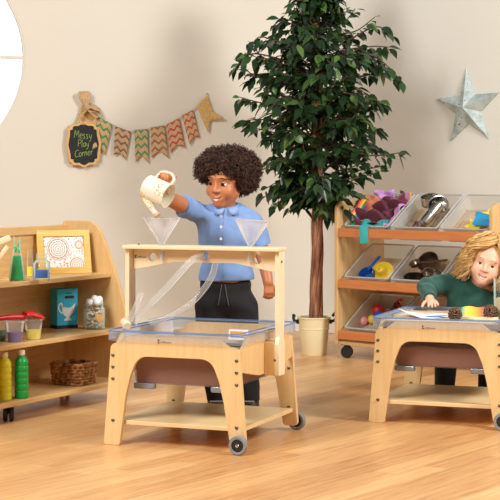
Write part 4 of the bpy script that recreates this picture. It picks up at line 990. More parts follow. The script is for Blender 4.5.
# ================================================================= people: smooth distance fields turned into one surface each
class Field:
    def __init__(s, lo, hi, h):
        s.lo = np.array(lo, float); s.h = h; s.n = np.ceil((np.array(hi)-s.lo)/h).astype(int)+1
        s.F = np.full(s.n, .5, np.float32)
    def sub(s, lo, hi):
        a = np.maximum(np.floor((np.array(lo)-s.lo)/s.h).astype(int), 0); b = np.minimum(np.ceil((np.array(hi)-s.lo)/s.h).astype(int)+1, s.n)
        if (b <= a).any(): return None
        ax = [(s.lo[i]+np.arange(a[i], b[i])*s.h).astype(np.float32) for i in range(3)]
        return (slice(a[0], b[0]), slice(a[1], b[1]), slice(a[2], b[2])), ax[0][:, None, None], ax[1][None, :, None], ax[2][None, None, :]
    def comb(s, sl, d, k, neg):
        F = s.F[sl]; k = max(k, 1e-5)
        if not neg:
            hh = np.clip(.5+.5*(F-d)/k, 0, 1); s.F[sl] = F*(1-hh)+d*hh-k*hh*(1-hh)
        else:
            A, B = -F, d; hh = np.clip(.5+.5*(A-B)/k, 0, 1); s.F[sl] = -(A*(1-hh)+B*hh-k*hh*(1-hh))
    def cap(s, a, b, ra, rb=None, k=.01, neg=False, M=None):
        rb = ra if rb is None else rb
        if M is not None: a, b = M @ Vector(a), M @ Vector(b)
        a, b = np.array(a, float), np.array(b, float); m = max(ra, rb)+k+.015
        q = s.sub(np.minimum(a, b)-m, np.maximum(a, b)+m)
        if q is None: return
        sl, X, Y, Z = q; d = b-a; L = max(d @ d, 1e-12)
        t = np.clip(((X-a[0])*d[0]+(Y-a[1])*d[1]+(Z-a[2])*d[2])/L, 0, 1)
        D = np.sqrt((X-a[0]-t*d[0])**2+(Y-a[1]-t*d[1])**2+(Z-a[2]-t*d[2])**2)-(ra+(rb-ra)*t)
        s.comb(sl, D, k, neg)
    def chain(s, pts, rad, k=.01, M=None):
        for i in range(len(pts)-1): s.cap(pts[i], pts[i+1], rad[i], rad[i+1], k, False, M)
    def ell(s, c, r, k=.01, neg=False, M=None, rot=None):
        c = Vector(c); Rm = np.eye(3)
        if rot is not None: Rm = np.array(Euler(rot).to_matrix())
        if M is not None: c = M @ c; Rm = np.array(M.to_3x3().normalized()) @ Rm
        m = max(r)+k+.015; q = s.sub(np.array(c)-m, np.array(c)+m)
        if q is None: return
        sl, X, Y, Z = q; X = X-c[0]; Y = Y-c[1]; Z = Z-c[2]
        P = [Rm[0, i]*X+Rm[1, i]*Y+Rm[2, i]*Z for i in range(3)]
        k0 = np.sqrt(sum((P[i]/r[i])**2 for i in range(3))); k1 = np.sqrt(sum((P[i]/r[i]**2)**2 for i in range(3)))
        s.comb(sl, k0*(k0-1)/np.maximum(k1, 1e-6), k, neg)
    def plane(s, p, n, k=.004):              # cut away what lies on the side the normal points to
        n = np.array(Vector(n).normalized()); X, Y, Z = [(s.lo[i]+np.arange(s.n[i])*s.h).astype(np.float32) for i in range(3)]
        D = (X[:, None, None]-p[0])*n[0]+(Y[None, :, None]-p[1])*n[1]+(Z[None, None, :]-p[2])*n[2]
        hh = np.clip(.5-.5*(s.F+(-1)*(-D)*-1*0-D)/k, 0, 1) if False else None
        s.F = np.maximum(s.F, D)
    def wobble(s, amp, sc, seed=0):
        r = np.random.default_rng(seed); X, Y, Z = [(np.arange(s.n[i])*s.h).astype(np.float32) for i in range(3)]
        for _ in range(5):
            f = r.normal(0, 1, 3)*sc; p = r.uniform(0, 6.28)
            s.F += amp*np.sin(X[:, None, None]*f[0]+Y[None, :, None]*f[1]+Z[None, None, :]*f[2]+p)
    def val(s, p):
        i = np.clip(np.round((np.array(p)-s.lo)/s.h).astype(int), 0, s.n-1); return s.F[tuple(i)]
    def hit(s, o, d, n=200, step=.0007):
        o = np.array(o, float); d = np.array(d, float)
        for i in range(n):
            if s.val(o+d*i*step) < 0: return o+d*i*step
        return o
    def mesh(s):
        F = s.F; neg = F < 0; nx, ny, nz = F.shape
        c = np.zeros((nx-1, ny-1, nz-1), np.int8)
        for dx in (0, 1):
            for dy in (0, 1):
                for dz in (0, 1): c += neg[dx:nx-1+dx, dy:ny-1+dy, dz:nz-1+dz]
        I = np.argwhere((c > 0) & (c < 8)); ids = np.full(c.shape, -1, np.int32); ids[tuple(I.T)] = np.arange(len(I))
        P = np.zeros((len(I), 3)); W = np.zeros(len(I)); cor = [(x, y, z) for x in (0, 1) for y in (0, 1) for z in (0, 1)]
        for a in range(8):
            for b in range(a+1, 8):
                A, B = np.array(cor[a]), np.array(cor[b])
                if abs(A-B).sum() != 1: continue
                fa = F[tuple((I+A).T)]; fb = F[tuple((I+B).T)]; m = (fa < 0) != (fb < 0)
                t = np.where(m, fa/np.where(m, fa-fb, 1), 0)[:, None]
                P += np.where(m[:, None], A+(B-A)*t, 0); W += m
        V = s.lo+(I+P/W[:, None])*s.h; Q = []
        for ax in range(3):
            o1, o2 = [(1, 2), (2, 0), (0, 1)][ax]
            lo = [slice(1, -1)]*3; hi = [slice(1, -1)]*3; lo[ax] = slice(0, -1); hi[ax] = slice(1, None)
            A = neg[tuple(lo)]; B = neg[tuple(hi)]; E = np.argwhere(A != B)
            flip = A[tuple(E.T)]; base = E.copy(); 
            for i in range(3):
                if i != ax: base[:, i] += 1
            e1 = np.zeros(3, int); e1[o1] = 1; e2 = np.zeros(3, int); e2[o2] = 1
            q = np.stack([ids[tuple(base.T)], ids[tuple((base-e1).T)], ids[tuple((base-e1-e2).T)], ids[tuple((base-e2).T)]], 1)
            q[~flip] = q[~flip][:, ::-1]; Q.append(q)
        Q = np.concatenate(Q); Q = Q[(Q >= 0).all(1)]
        for _ in range(2):                    # light smoothing along the quads
            S = np.zeros_like(V); C = np.zeros(len(V))
            for i in range(4):
                a, b = Q[:, i], Q[:, (i+1) % 4]
                np.add.at(S, a, V[b]); np.add.at(C, a, 1); np.add.at(S, b, V[a]); np.add.at(C, b, 1)
            V = V*.5+.5*S/np.maximum(C, 1)[:, None]
        return V, Q
    def build(s, name, mats, parent, origin, mif=None, extra=None):
        V, Q = s.mesh(); o = np.array(origin)
        b = MB(); b.v = [tuple(v) for v in V-o]; b.f = [tuple(int(i) for i in q) for q in Q]; b.uv = [(0, 0)]*len(V)
        b.m = [int(i) for i in (mif(V[Q].mean(1)) if mif else np.zeros(len(Q), int))]
        if extra: extra(b, o)
        return b.build(name, mats, parent, 'all')
def skin(name, c, c2):
    t = NT(name); n = t.noise(t.coord(), 22, 2)
    return t.done(t.bsdf(t.mix(n, lin(c), lin(c2)), .46, 0, None, .4, Subsurface_Weight=.12, Subsurface_Scale=.008))
def segd(P, pts):
    d = np.full(len(P), 9.)
    for a, b in zip(pts, pts[1:]):
        a, b = np.array(a), np.array(b); u = b-a; t = np.clip(((P-a) @ u)/(u @ u), 0, 1); d = np.minimum(d, np.linalg.norm(P-a-t[:, None]*u, axis=1))
    return d
UL = [(-.0275, -.0655, -.0480), (-.014, -.0785, -.0550), (0, -.0825, -.0575), (.014, -.0785, -.0550), (.0275, -.0655, -.0480)]
LL = [(-.0270, -.0650, -.0495), (-.0150, -.0755, -.0665), (0, -.0785, -.0735), (.0150, -.0755, -.0665), (.0270, -.0650, -.0495)]
MO = [(-.0235, -.0715, -.0510), (-.013, -.0815, -.0605), (0, -.0850, -.0650), (.013, -.0815, -.0605), (.0235, -.0715, -.0510)]
def head(F, M, chub=1.0):
    F.ell((0, .012, .025), (.073, .088, .077), .01, M=M)
    F.ell((0, -.018, -.03), (.055, .062, .066), .025, M=M)
    for s in (-1, 1):
        F.ell((s*.034, -.048, -.036), (.026*chub, .026, .026*chub), .02, M=M)
        F.cap((s*.046, -.002, -.050), (0, -.048, -.083), .02, .018, .02, M=M)
        F.ell((s*.075, .014, -.014), (.009, .019, .027), .006, M=M, rot=(0, 0, s*.35))
        F.ell((s*.082, .006, -.012), (.004, .009, .015), .003, True, M=M)
        F.ell((s*.0275, -.088, -.003), (.0160, .0155, .0105), .008, True, M=M)
    F.ell((0, -.062, -.083), (.018, .017, .015), .018, M=M)
    F.cap((-.032, -.071, .022), (.032, -.071, .022), .008, .008, .016, M=M)
    F.cap((0, -.077, .002), (0, -.0905, -.027), .0055, .0100, .010, M=M)
    for s in (-1, 1): F.ell((s*.0115, -.082, -.0305), (.0078, .0085, .0064), .006, M=M)
    F.ell((0, -.068, -.061), (.030, .013, .018), .014, M=M)
    F.chain(UL, [.0022, .0036, .0040, .0036, .0022], .003, M)
    F.chain(LL, [.0022, .0038, .0044, .0038, .0022], .003, M)
    F.chain(MO, [.0014, .0052, .0062, .0052, .0014], .0015, M) if False else None
    for i in range(4): F.cap(MO[i], MO[i+1], (.0014, .0058, .0076, .0058, .0014)[i], (.0014, .0058, .0076, .0058, .0014)[i+1], .0015, True, M)
def face_mat(M):
    Mi = np.array(M.inverted())
    def f(P):
        q = P @ Mi[:3, :3].T+Mi[:3, 3]; m = np.zeros(len(P), int)
        d = np.minimum(segd(q, UL)-.0040, segd(q, LL)-.0044); m[(d < -.02) & (q[:, 1] < -.06)] = 1
        return m
    return f
def face_extra(F, M, gaze, brow_mat=5, brow_r=.0026, lid=(.36, .63), lash=None):
    R3 = M.to_3x3().normalized(); sc = M.to_scale()[0]
    def ex(b, o):
        o = Vector(o); g = Vector(gaze).normalized()
        for s in (-1, 1):
            c = M @ Vector((s*.0275, -.0618, -.003))
            rot = R3 @ Vector((0, 0, 1)).rotation_difference(g).to_matrix()
            b.ball(c-o, .0125*sc, 20, 20, rot, mif=lambda q: 4 if q < .085 else (3 if q < .21 else 2))
            rl = .0133*sc
            for q0, q1 in ((.02, lid[0]), (lid[1], .98)):        # upper and lower eyelid
                vs = []; nn = 22; mm_ = 7
                for i in range(mm_+1):
                    th = PI*(q0+(q1-q0)*i/mm_)
                    for k in range(nn):
                        ph = 2*PI*k/nn; vs.append(c+R3 @ Vector((rl*math.sin(th)*math.cos(ph), rl*math.sin(th)*math.sin(ph), rl*math.cos(th)))-o)
                b.add(vs, [(i*nn+k, (i+1)*nn+k, (i+1)*nn+(k+1) % nn, i*nn+(k+1) % nn) for i in range(mm_) for k in range(nn)], 0)
            th = PI*lid[0]; rl *= 1.02
            pts = [c+R3 @ Vector((rl*math.sin(th)*math.sin(q), -rl*math.sin(th)*math.cos(q), rl*math.cos(th)))-o for q in np.linspace(-1.25, 1.25, 11)]
            b.tube(pts, .0011*sc, 6, mi=brow_mat if lash is None else lash)
            pts = []
            for u in np.linspace(-1, 1, 9):
                x = s*(.030+.017*u); z = .0185+.005*(1-u*u)-.0035*max(0, u)
                h = F.hit(M @ Vector((x, -.13, z)), R3 @ Vector((0, 1, 0)))
                pts.append(Vector(h)-o)
            b.tube(pts, [brow_r*sc*(.4+.6*(1-abs(u))) for u in np.linspace(-1, 1, 9)], 6, mi=brow_mat)
        for L_, r_l in ((UL, .0034), (LL, .0039)):
            P = spline(L_, 5); b.tube([M @ p-o for p in P], [sc*r_l*(.45+.55*math.sin(PI*(.08+.84*i/(len(P)-1)))) for i in range(len(P))], 8, mi=1)
        tv = []                                # teeth
        for u in np.linspace(-1, 1, 9):
            for z in (1, -1): tv.append(M @ Vector((.0225*u, -.0800+.0125*u*u, -.0640+.0130*u*u+z*(.0074*(1-u*u)+.0006)))-o)
        b.add(tv, [(2*i, 2*i+1, 2*i+3, 2*i+2) for i in range(8)], 6)
    return ex
def hand(F, wrist, d, nrm, thumb_side, curl=(.5, .5, .5), sc=1.0, k=.004, spread=.12, thumb_curl=.3):
    """d: towards the fingers, nrm: out of the back of the hand; fingers curl towards -nrm"""
    d = Vector(d).normalized(); nrm = Vector(nrm); nrm = (nrm-d*nrm.dot(d)).normalized(); sd = d.cross(nrm)*thumb_side; w = Vector(wrist)
    for i in range(4):
        off = (-.0155+.0103*i)*sc
        F.cap(w+sd*off*.5, w+d*.044*sc+sd*off, .0105*sc, .0088*sc, .006)
    for i, L in enumerate((.034, .043, .047, .043)):            # little to index
        off = (-.0165+.0112*i)*sc; p = w+d*.044*sc+sd*off; dr = (d+sd*(spread*(i-1.5)*.5)).normalized(); ang = 0; r = (.0066, .0072, .0075, .0072)[i]*sc
        for j, fr in enumerate((.45, .32, .25)):
            ang += curl[j]; v = dr*math.cos(ang)-nrm*math.sin(ang); q = p+v*L*fr*sc; F.cap(p, q, r, r*.92, k*.6); p = q; r *= .92
    p = w+d*.012*sc+sd*.014*sc; a = 0; dr = (d*.7+sd*.75-nrm*.25).normalized(); r = .0092*sc
    for j, fr in enumerate((.026, .020, .016)):
        v = (dr*math.cos(a)+(d*.5-nrm*.6-sd*.5).normalized()*math.sin(a)).normalized(); q = p+v*fr*sc; F.cap(p, q, r, r*.9, k*.8); p = q; r *= .9; a += thumb_curl

def eulerM(c, yaw, pitch, roll, s=1.0):      # yaw>0 turns the face to the picture's left, pitch>0 looks down, roll>0 tips the crown to the right
    Rm = Matrix.Rotation(-yaw, 4, 'Z') @ Matrix.Rotation(roll, 4, 'Y') @ Matrix.Rotation(pitch, 4, 'X')
    return Matrix.Translation(c) @ Rm @ Matrix.Scale(s, 4)
eyew = plain('eye_white', (240,236,230), .2, 0, .01); pup = plain('pupil', (12,10,10), .15); teeth = plain('teeth', (244,240,230), .3, 0, .01)

# ---------------------------------------------------------------- the boy
B0 = Vector((-.100, 6.80, 0)); b = lambda x, y, z: B0+Vector((x, y, z))
boy = thing('person', 'child with a dark afro and light blue polo shirt pouring from a can', 'person', B0)
HM = eulerM(b(-.006, -.015, 1.010), R(27), R(9), R(4), 1.05)
sh_r, el_r = b(-.098, -.01, .858), b(-.240, -.165, .938)
hd_r = HANDLE
wr_r = hd_r+Vector((-.020, .058, -.016))
sh_l, el_l, wr_l = b(.112, 0, .828), b(.154, .015, .700), b(.176, -.035, .580)
TOR = [('e', b(0, 0, .50), (.105, .078, .09)), ('e', b(0, -.012, .61), (.098, .082, .12)), ('e', b(0, 0, .76), (.108, .078, .13)), ('c', b(-.088, 0, .842), b(.094, 0, .838), .038), ('c', b(-.045, 0, .866), b(.05, 0, .864), .036)]
def torso(F, g=0, k=.03):
    for t in TOR:
        if t[0] == 'e': F.ell(t[1], tuple(q+g for q in t[2]), k)
        else: F.cap(t[1], t[2], t[3]+g, t[3]+g, k)
F = Field((-.52, 6.28, 0.0), (.20, 6.98, 1.13), .0034)
torso(F, -.006)
F.cap(b(.0, .004, .85), b(-.004, -.004, .95), .040, .038, .02)
F.chain([sh_r, el_r, wr_r], [.038, .031, .0215], .012); F.chain([sh_l, el_l, wr_l], [.038, .031, .022], .012)
for sx, fx in ((-1, -.035), (1, .092)):
    F.chain([b(sx*.05, 0, .48), b((sx*.055+fx)/2, -.012, .27), b(fx, .012, .07)], [.066, .048, .034], .015)
    F.cap(b(fx, .015, .04), b(fx-.012, -.075, .03), .03, .024, .01)
head(F, HM)
# raised hand: palm behind the handle, fingers over it towards the camera
hand(F, wr_r, (.18, -.80, .35), (-.1, .3, .95), -1, (.70, .85, .6), .98, thumb_curl=.5)
hand(F, wr_l, (.10, -.18, -1), (.35, -.9, .1), -1, (.55, .7, .5), .98, thumb_curl=.5)
sk = skin('brown_skin', (196,128,86), (184,114,74))
F.build('body', [sk, plain('lips_rose', (176,92,84), .4), eyew, plain('iris_brown', (60,34,22), .2), pup, plain('brow_dark', (44,28,22), .8), teeth], boy, B0, face_mat(HM),
        face_extra(F, HM, HM.to_3x3().inverted() @ Vector((-.45, -.75, -.30)), lid=(.355, .64)))
# polo shirt
F = Field((-.42, 6.50, .54), (.16, 6.95, 1.02), .0034)
torso(F, .010)
F.cap(sh_r, sh_r.lerp(el_r, .85), .044, .047, .02); F.cap(sh_l, sh_l.lerp(el_l, .78), .044, .046, .02)
F.ell(b(0, .0, .60), (.112, .092, .06), .03)
F.cap(b(.0, .004, .84), b(.0, -.002, .905), .052, .047, .02)
F.wobble(.0013, 42, 3); F.wobble(.0007, 90, 5)
F.plane(b(0, 0, .588), (.02, 0, -1))
q_ = F.sub(np.array(b(0, 0, .92))-.085, np.array(b(0, 0, .92))+.085); nc = Vector((0, -.42, 1)).normalized(); pc = b(0, -.02, .905)
F.F[q_[0]] = np.maximum(F.F[q_[0]], (q_[1]-pc[0])*nc[0]+(q_[2]-pc[1])*nc[1]+(q_[3]-pc[2])*nc[2])
F.plane(sh_r.lerp(el_r, .60), el_r-sh_r) if False else None
ux = (el_r-sh_r).normalized()
# cut the sleeves square
def cut_sleeve(F, a, bb, f, rad):
    p = a.lerp(bb, f); d = (bb-a).normalized(); q = F.sub(np.array(p)-.12, np.array(p)+.12); sl, X, Y, Z = q
    D = (X-p[0])*d[0]+(Y-p[1])*d[1]+(Z-p[2])*d[2]; rr = np.sqrt(np.maximum(0, (X-p[0])**2+(Y-p[1])**2+(Z-p[2])**2-D**2))
    F.F[sl] = np.where((rr < rad) & (D > -.02), np.maximum(F.F[sl], D), F.F[sl])
cut_sleeve(F, sh_r, el_r, .60, .075); cut_sleeve(F, sh_l, el_l, .76, .065)
t = NT('blue_chambray'); c = t.coord(); n = t.noise(c, 26, 4); n2 = t.noise(t.mapping(c, (300, 300, 60)), 1, 2)
blue = t.done(t.bsdf(t.mix(t.ma('ADD', t.ma('MULTIPLY', n, .6), t.ma('MULTIPLY', n2, .4)), lin((106,136,188)), lin((140,168,212))), .8, 0, t.bump(n, .25, .004), .2))
shirt = F.build('polo_shirt', blue, boy, B0)
# collar, placket and buttons
FS = F
def onfront(x, z, off=.0): 
    h = FS.hit(b(x, -.2, z), (0, 1, 0), 500); return Vector(h)-B0+Vector((0, -off, 0))
cl = MB()
for s in (-1, 1):
    vs = []; n = 12
    for i in range(n+1):
        a = -PI/2+s*(.12+2.9*i/n); up = b(.0+.047*math.cos(a), -.006+.050*math.sin(a), .915-.022*max(0, -math.sin(a)))-B0
        w = .024 if i > 2 else .029; out = Vector((math.cos(a), math.sin(a), 0))
        lo = up+out*.016+Vector((s*.012*(1 if i < 3 else 0), 0, -w)); mid = up.lerp(lo, .5)+out*.006
        vs += [up, mid, lo]
    cl.add(vs, [(i*3+j, (i+1)*3+j, (i+1)*3+j+1, i*3+j+1) for i in range(n) for j in range(2)])
co = cl.build('collar', plain('collar_blue', (138,166,212), .8), shirt, 'all'); s_ = co.modifiers.new('s', 'SOLIDIFY'); s_.thickness = .004; s_.offset = 0
bx_ = -.022
for z in (.862, .815, .765, .715):
    p = onfront(bx_, z, .0); MB().lathe([(0, -.001), (.0052, -.001), (.0058, .001), (.0048, .0025), (0, .002)], 16, Matrix.Translation(p) @ Matrix.Rotation(PI/2, 4, 'X')).build('button', M['paper'], shirt, True)
pts = [onfront(bx_+.010, z, -.0006) for z in np.linspace(.868, .60, 22)]
MB().tube(pts, .0013, 5).build('placket_seam', plain('seam_blue', (96,124,176), .8), shirt, True)
# trousers
F = Field((-.30, 6.60, .0), (.12, 6.98, .64), .004)
F.ell(b(-.004, 0, .50), (.120, .092, .09), .02); F.ell(b(-.004, 0, .57), (.108, .088, .06), .02)
for sx, fx in ((-1, -.035), (1, .092)):
    F.chain([b(sx*.058, 0, .47), b((sx*.060+fx)/2, -.012, .27), b(fx, .012, .085)], [.078, .062, .050], .015)
F.wobble(.001, 45, 9); F.plane(b(0, 0, .625), (0, 0, 1)); F.plane(b(0, 0, .075), (0, 0, -1))
bt_ = plain('black_cotton', (26,24,26), .85, 0, .15, 20); trs = F.build('trousers', bt_, boy, B0)
for s in (-1, 1):
    P = [onp for onp in (Vector(F.hit(b(-.012+s*.006+.004*s*i, -.2, .575-.022*i), (0, 1, 0), 500))-B0+Vector((0, -.002, 0)) for i in range(5))]
    MB().tube(spline(P, 4), .0022, 6).build('drawstring', plain('grey_cord', (90,88,90), .8), trs, True)
for fx in (-.035, .092):
    F = Field(b(fx-.07, -.17, 0), b(fx+.07, .09, .14), .004)
    F.cap(b(fx, .03, .045), b(fx-.012, -.085, .036), .044, .036, .02); F.cap(b(fx, .02, .05), b(fx, .02, .095), .045, .048, .015)
    F.plane(b(0, 0, .014), (0, 0, -1))
    so = F.build('shoe', plain('black_leather', (30,28,30), .4), boy, B0)
    sp_ = rounded([(fx-.052, -.115, .04), (fx+.030, -.115, .04), (fx+.046, .07, .04), (fx-.044, .07, .04)], 6)
    MB().prism(sp_, .0005, .018, plane='xy').build('sole', plain('sole_grey', (70,68,68), .6), so, bevel=.003)
    MB().box((fx-.004, -.070, .075), (.06, .006, .022), Matrix.Rotation(R(40), 3, 'X')).build('strap', plain('strap_grey', (150,146,144), .4), so, bevel=.002)
# afro: a lumpy volume covered with small corkscrew curls
F = Field(HM @ Vector((0, 0, .05))-Vector((.19, .19, .19)), HM @ Vector((0, 0, .05))+Vector((.19, .19, .19)), .0045)
hc = HM.translation
for c, r in (((.018, .03, .052), (.118, .105, .080)), ((-.055, -.015, .052), (.060, .06, .052)), ((.075, .01, .015), (.058, .06, .060)), ((.01, -.005, .085), (.09, .08, .050)), ((.050, .06, -.005), (.075, .05, .055))):
    F.ell(hc+Vector(c), r, .03)
F.ell((0, -.115, -.030), (.060, .085, .096), .012, True, M=HM)
F.ell((.0, -.02, -.14), (.07, .09, .085), .01, True, M=HM)
F.wobble(.0022, 60, 2); F.wobble(.0016, 130, 4)
V, Q = F.mesh(); hm = MB(); hm.v = [tuple(v) for v in V-np.array(B0)]; hm.f = [tuple(int(i) for i in q) for q in Q]; hm.m = [0]*len(Q); hm.uv = [(.3, .5)]*len(V)
cen = V.mean(0); r_ = np.random.default_rng(5); N3 = V-cen; N3 /= np.linalg.norm(N3, axis=1)[:, None]
fq = Q[r_.choice(len(Q), 3400, replace=False)]
for q in fq:
    p = Vector(V[q].mean(0)-np.array(B0)); n = Vector(N3[q[0]]); n = (n+Vector(r_.normal(0, .3, 3))).normalized(); u = n.orthogonal().normalized(); w = n.cross(u)
    L = r_.uniform(.012, .028); R_ = r_.uniform(.003, .006); ph = r_.uniform(0, 6.28); tw = r_.uniform(5, 9); pts = []
    for i in range(8):
        f_ = i/7; a = ph+tw*f_; pts.append(p+n*(L*f_-.004)+(u*math.cos(a)+w*math.sin(a))*R_*(.6+.5*f_))
    hm.tube(pts, [.0019]*5+[.0016, .0013, .0008], 4, uvv=(float(r_.uniform(0, 1)), .5))
def hairmat(name, stops, rough=.5):
    t = NT(name); s = t.sep(t.n('ShaderNodeUVMap').outputs[0]); n = t.noise(t.coord(), 60, 2)
    return t.done(t.bsdf(t.ramp(t.ma('ADD', t.ma('MULTIPLY', s[0], .75), t.ma('MULTIPLY', n, .25)), [(p, lin(c)) for p, c in stops]), rough, 0, None, .35))
hm.build('hair', hairmat('dark_curls', [(.05, (36,23,18)), (.5, (60,39,30)), (.9, (98,66,48))], .6), boy, 'all')

# ---------------------------------------------------------------- the girl
G0 = Vector((.985, 7.30, 0)); g_ = lambda x, y, z: G0+Vector((x, y, z))
girl = thing('person', 'smiling child with wavy blond hair in a dark green jumper, leaning on the tray', 'person', G0)
GM = eulerM(g_(.088, -.055, .634), R(10), R(2), R(17), .97)
gs_r, ge_r, gw_r = g_(-.070, .04, .535), g_(-.178, -.015, .520), g_(-.182, -.160, .476)
gs_l, ge_l, gw_l = g_(.135, .03, .500), g_(.190, -.02, .42), g_(.160, -.19, .455)
GT = [('e', g_(0, .07, .25), (.10, .085, .085)), ('e', g_(.012, .05, .36), (.096, .08, .11)), ('e', g_(.03, .03, .455), (.100, .072, .095)), ('c', g_(-.060, .035, .525), g_(.12, .03, .500), .040)]
def gtorso(F, g=0, k=.03):
    for t in GT:
        if t[0] == 'e': F.ell(t[1], tuple(q+g for q in t[2]), k)
        else: F.cap(t[1], t[2], t[3]+g, t[3]+g, k)
F = Field((.75, 6.98, 0), (1.24, 7.46, .74), .0034)
gtorso(F, -.004)
nb = g_(.042, .022, .52); F.cap(nb, GM @ Vector((0, .01, -.075)), .038, .035, .02)
F.chain([gs_r, ge_r, gw_r], [.034, .029, .020], .012); F.chain([gs_l, ge_l, gw_l], [.034, .029, .020], .012)
legs = []
for s, fx in ((-1, -.098), (1, .100)):
    P = [g_(s*.055, .09, .23), g_(fx, -.085, .255), g_(fx, .0, .05)]; legs.append(P)
    F.chain(P, [.056, .044, .032], .015); F.cap(g_(fx, .0, .035), g_(fx, -.085, .025), .027, .022, .01)
head(F, GM, 1.08)
hand(F, gw_r, (.12, -1, -.12), (.0, -.12, 1), 1, (.12, .35, .35), .92, spread=.3, thumb_curl=.2)
hand(F, gw_l, (-.2, -1, -.05), (.0, -.05, 1), -1, (.12, .35, .35), .92, spread=.3, thumb_curl=.2)
F.build('body', [skin('fair_skin', (238,190,162), (232,174,144)), plain('lips_pink', (206,112,104), .4), eyew, plain('iris_dark', (62,48,42), .2), pup, plain('brow_fair', (170,122,84), .8), teeth], girl, G0, face_mat(GM),
        face_extra(F, GM, GM.to_3x3().inverted() @ Vector((-.12, -1, .05)), 5, .0018, lid=(.37, .62)))
F = Field((.74, 6.98, .15), (1.26, 7.46, .60), .0034)
gtorso(F, .010); F.chain([gs_r, ge_r, gw_r.lerp(ge_r, .04)], [.047, .043, .031], .015); F.chain([gs_l, ge_l, gw_l.lerp(ge_l, .04)], [.047, .043, .031], .015)
F.cap(nb, nb.lerp(GM @ Vector((0, .01, -.075)), .6), .050, .045, .02)
F.wobble(.0008, 60, 8); F.wobble(.0006, 95, 1)
ax_ = (GM @ Vector((0, .01, -.075))-nb).normalized(); pcut = nb+ax_*.034
q = F.sub(np.array(nb)-.075, np.array(nb)+.075); sl, X, Y, Z = q
nn_ = Vector((ax_.x, -.25, ax_.z)).normalized(); D = (X-pcut[0])*nn_[0]+(Y-pcut[1])*nn_[1]+(Z-pcut[2])*nn_[2]
F.F[sl] = np.maximum(F.F[sl], D)
for a_, b2 in ((ge_r, gw_r), (ge_l, gw_l)): cut_sleeve(F, a_, b2, .93, .05)
t = NT('green_knit'); c = t.coord(); n = t.noise(c, 30, 3); rib = t.noise(t.mapping(c, (400, 400, 400)), 1, 2)
jm_ = t.done(t.bsdf(t.mix(n, lin((36,74,64)), lin((56,98,84))), .9, 0, t.bump(rib, .2, .002), .15, Sheen_Weight=.2))
F.build('jumper', jm_, girl, G0)
F = Field((.80, 7.10, 0), (1.18, 7.48, .34), .004)
F.ell(g_(0, .075, .24), (.110, .095, .085), .02)
for P in legs: F.chain([P[0], P[1], P[2].lerp(P[1], .1)], [.064, .054, .046], .012)
F.plane(g_(0, 0, .065), (0, 0, -1)); F.plane(g_(0, 0, .33), (0, 0, 1)); F.build('trousers', plain('dark_denim', (40,42,52), .85, 0, .15, 30), girl, G0)
for fx in (-.098, .100):
    F = Field(g_(fx-.06, -.15, 0), g_(fx+.06, .07, .13), .004)
    F.cap(g_(fx, .015, .04), g_(fx, -.085, .032), .038, .031, .02); F.cap(g_(fx, .01, .045), g_(fx, .005, .09), .038, .042, .015); F.plane(g_(0, 0, .010), (0, 0, -1))
    so = F.build('shoe', plain('boot_black', (34,30,32), .5), girl, G0)
    MB().prism(rounded([(fx-.034, -.115, .03), (fx+.034, -.115, .03), (fx+.037, .05, .03), (fx-.037, .05, .03)], 5), .0005, .013, plane='xy').build('sole', plain('boot_sole', (60,56,54), .6), so, bevel=.002)
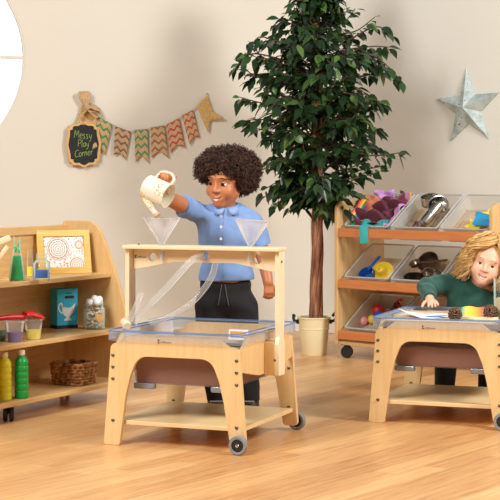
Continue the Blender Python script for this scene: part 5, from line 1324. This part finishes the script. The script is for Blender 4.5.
# hair: a cap and wavy locks falling from the parting
hb = MB(); Fh = Field(GM.translation-Vector((.15, .15, .15)), GM.translation+Vector((.15, .15, .15)), .004)
Fh.ell((0, .018, .030), (.083, .096, .083), .01, M=GM); Fh.ell((0, .04, -.03), (.080, .07, .07), .03, M=GM)
Fh.ell((.006, -.11, -.045), (.066, .095, .150), .012, True, M=GM)
V, Q = Fh.mesh(); hb.v = [tuple(v) for v in V-np.array(G0)]; hb.f = [tuple(int(i) for i in q) for q in Q]; hb.m = [0]*len(Q); hb.uv = [(.35, .5)]*len(V)
r_ = np.random.default_rng(12)
for k in range(980):
    az = r_.uniform(-PI, PI); front = abs(az) < R(54) and k % 10 < 7      # az 0 = forehead
    th0 = r_.uniform(.05, 1.0)
    ex_, ey = (.087+.030*r_.random()), (.100+.024*r_.random()); endz = r_.uniform(-.112, -.03); th1 = 2.15; n = 17; pts = []
    az2 = az+r_.normal()*.12
    if abs(az) < R(54):                        # from the parting over the brow to the temples
        front = True; side = -1 if az < R(20) else 1; az = R(16)+side*R(abs(r_.normal()*9)); th0 = r_.uniform(.08, .78); az2 = side*R(r_.uniform(54, 84))
    ph, wf, wa = r_.uniform(0, 6.28), r_.uniform(12, 22), r_.uniform(.006, .014)
    for i in range(n):
        f_ = i/(n-1); th = th0+(th1-th0)*f_; a = az+(az2-az)*min(1, max(0, (th-th0)/(max(.25, 1.5-th0) if front else 1.2)))
        cx_, cy_ = math.sin(a)*ex_, -math.cos(a)*ey; hz_ = .030+(.090+(ex_-.088))*math.cos(th)
        if th < PI/2: q = Vector((cx_*math.sin(th), cy_*math.sin(th)+.015, hz_))
        else:
            u = (th-PI/2)/(2.15-PI/2); q = Vector((cx_*(1.03+.10*u), cy_+.015, .030+(endz-.030)*u))
        rad = Vector((math.sin(a), -math.cos(a), .2)); tan = Vector((math.cos(a), math.sin(a), 0))
        am = wa*(.25+1.2*f_*f_+.5*f_); q = q+rad*am*math.sin(ph+wf*f_)+tan*am*1.2*math.cos(ph+wf*f_)
        pts.append(GM @ q-G0)
    w = r_.uniform(.0016, .0034); P = spline(pts, 3); hb.tube(P, [w*(.55+.45*min(1, i/6))*(1-.75*(i/(len(P)-1))**2.2) for i in range(len(P))], 5, uvv=(float(r_.random()), .5))
hb.build('hair', hairmat('blond_locks', [(.08, (170,122,66)), (.4, (212,164,98)), (.7, (230,188,122)), (.95, (240,208,152))], .42), girl, 'all')

# ================================================================= light
w = bpy.data.worlds.new('world'); SC.world = w; w.use_nodes = True
wt = w.node_tree; bg = wt.nodes['Background']
tc = wt.nodes.new('ShaderNodeTexCoord'); sx_ = wt.nodes.new('ShaderNodeSeparateXYZ'); wt.links.new(tc.outputs['Generated'], sx_.inputs[0])
mr = wt.nodes.new('ShaderNodeMapRange'); wt.links.new(sx_.outputs[1], mr.inputs[0]); mr.interpolation_type = 'SMOOTHSTEP'
for i_, v_ in zip((1, 2, 3, 4), (.45, .8, .29, 1.7)): mr.inputs[i_].default_value = v_      # bright daylight on the side the round window looks to
wt.links.new(mr.outputs[0], bg.inputs[1]); bg.inputs[0].default_value = (1.0, .985, .965, 1)
def area(name, loc, target, size, power, col=(1, 1, 1)):
    d = bpy.data.lights.new(name, 'AREA'); d.shape = 'DISK'; d.size = size; d.energy = power; d.color = col
    o = bpy.data.objects.new(name, d); COL.objects.link(o); o.location = loc
    o.rotation_euler = (Vector(target)-Vector(loc)).to_track_quat('-Z', 'Y').to_euler(); return o
area('key_light', (-2.6, 3.2, 3.6), (0, 7.4, .5), 2.0, 262, (1, .99, .97))
area('fill_light', (3.6, 4.6, 3.4), (.2, 9.0, 1.0), 1.2, 222, (1, .99, .97))
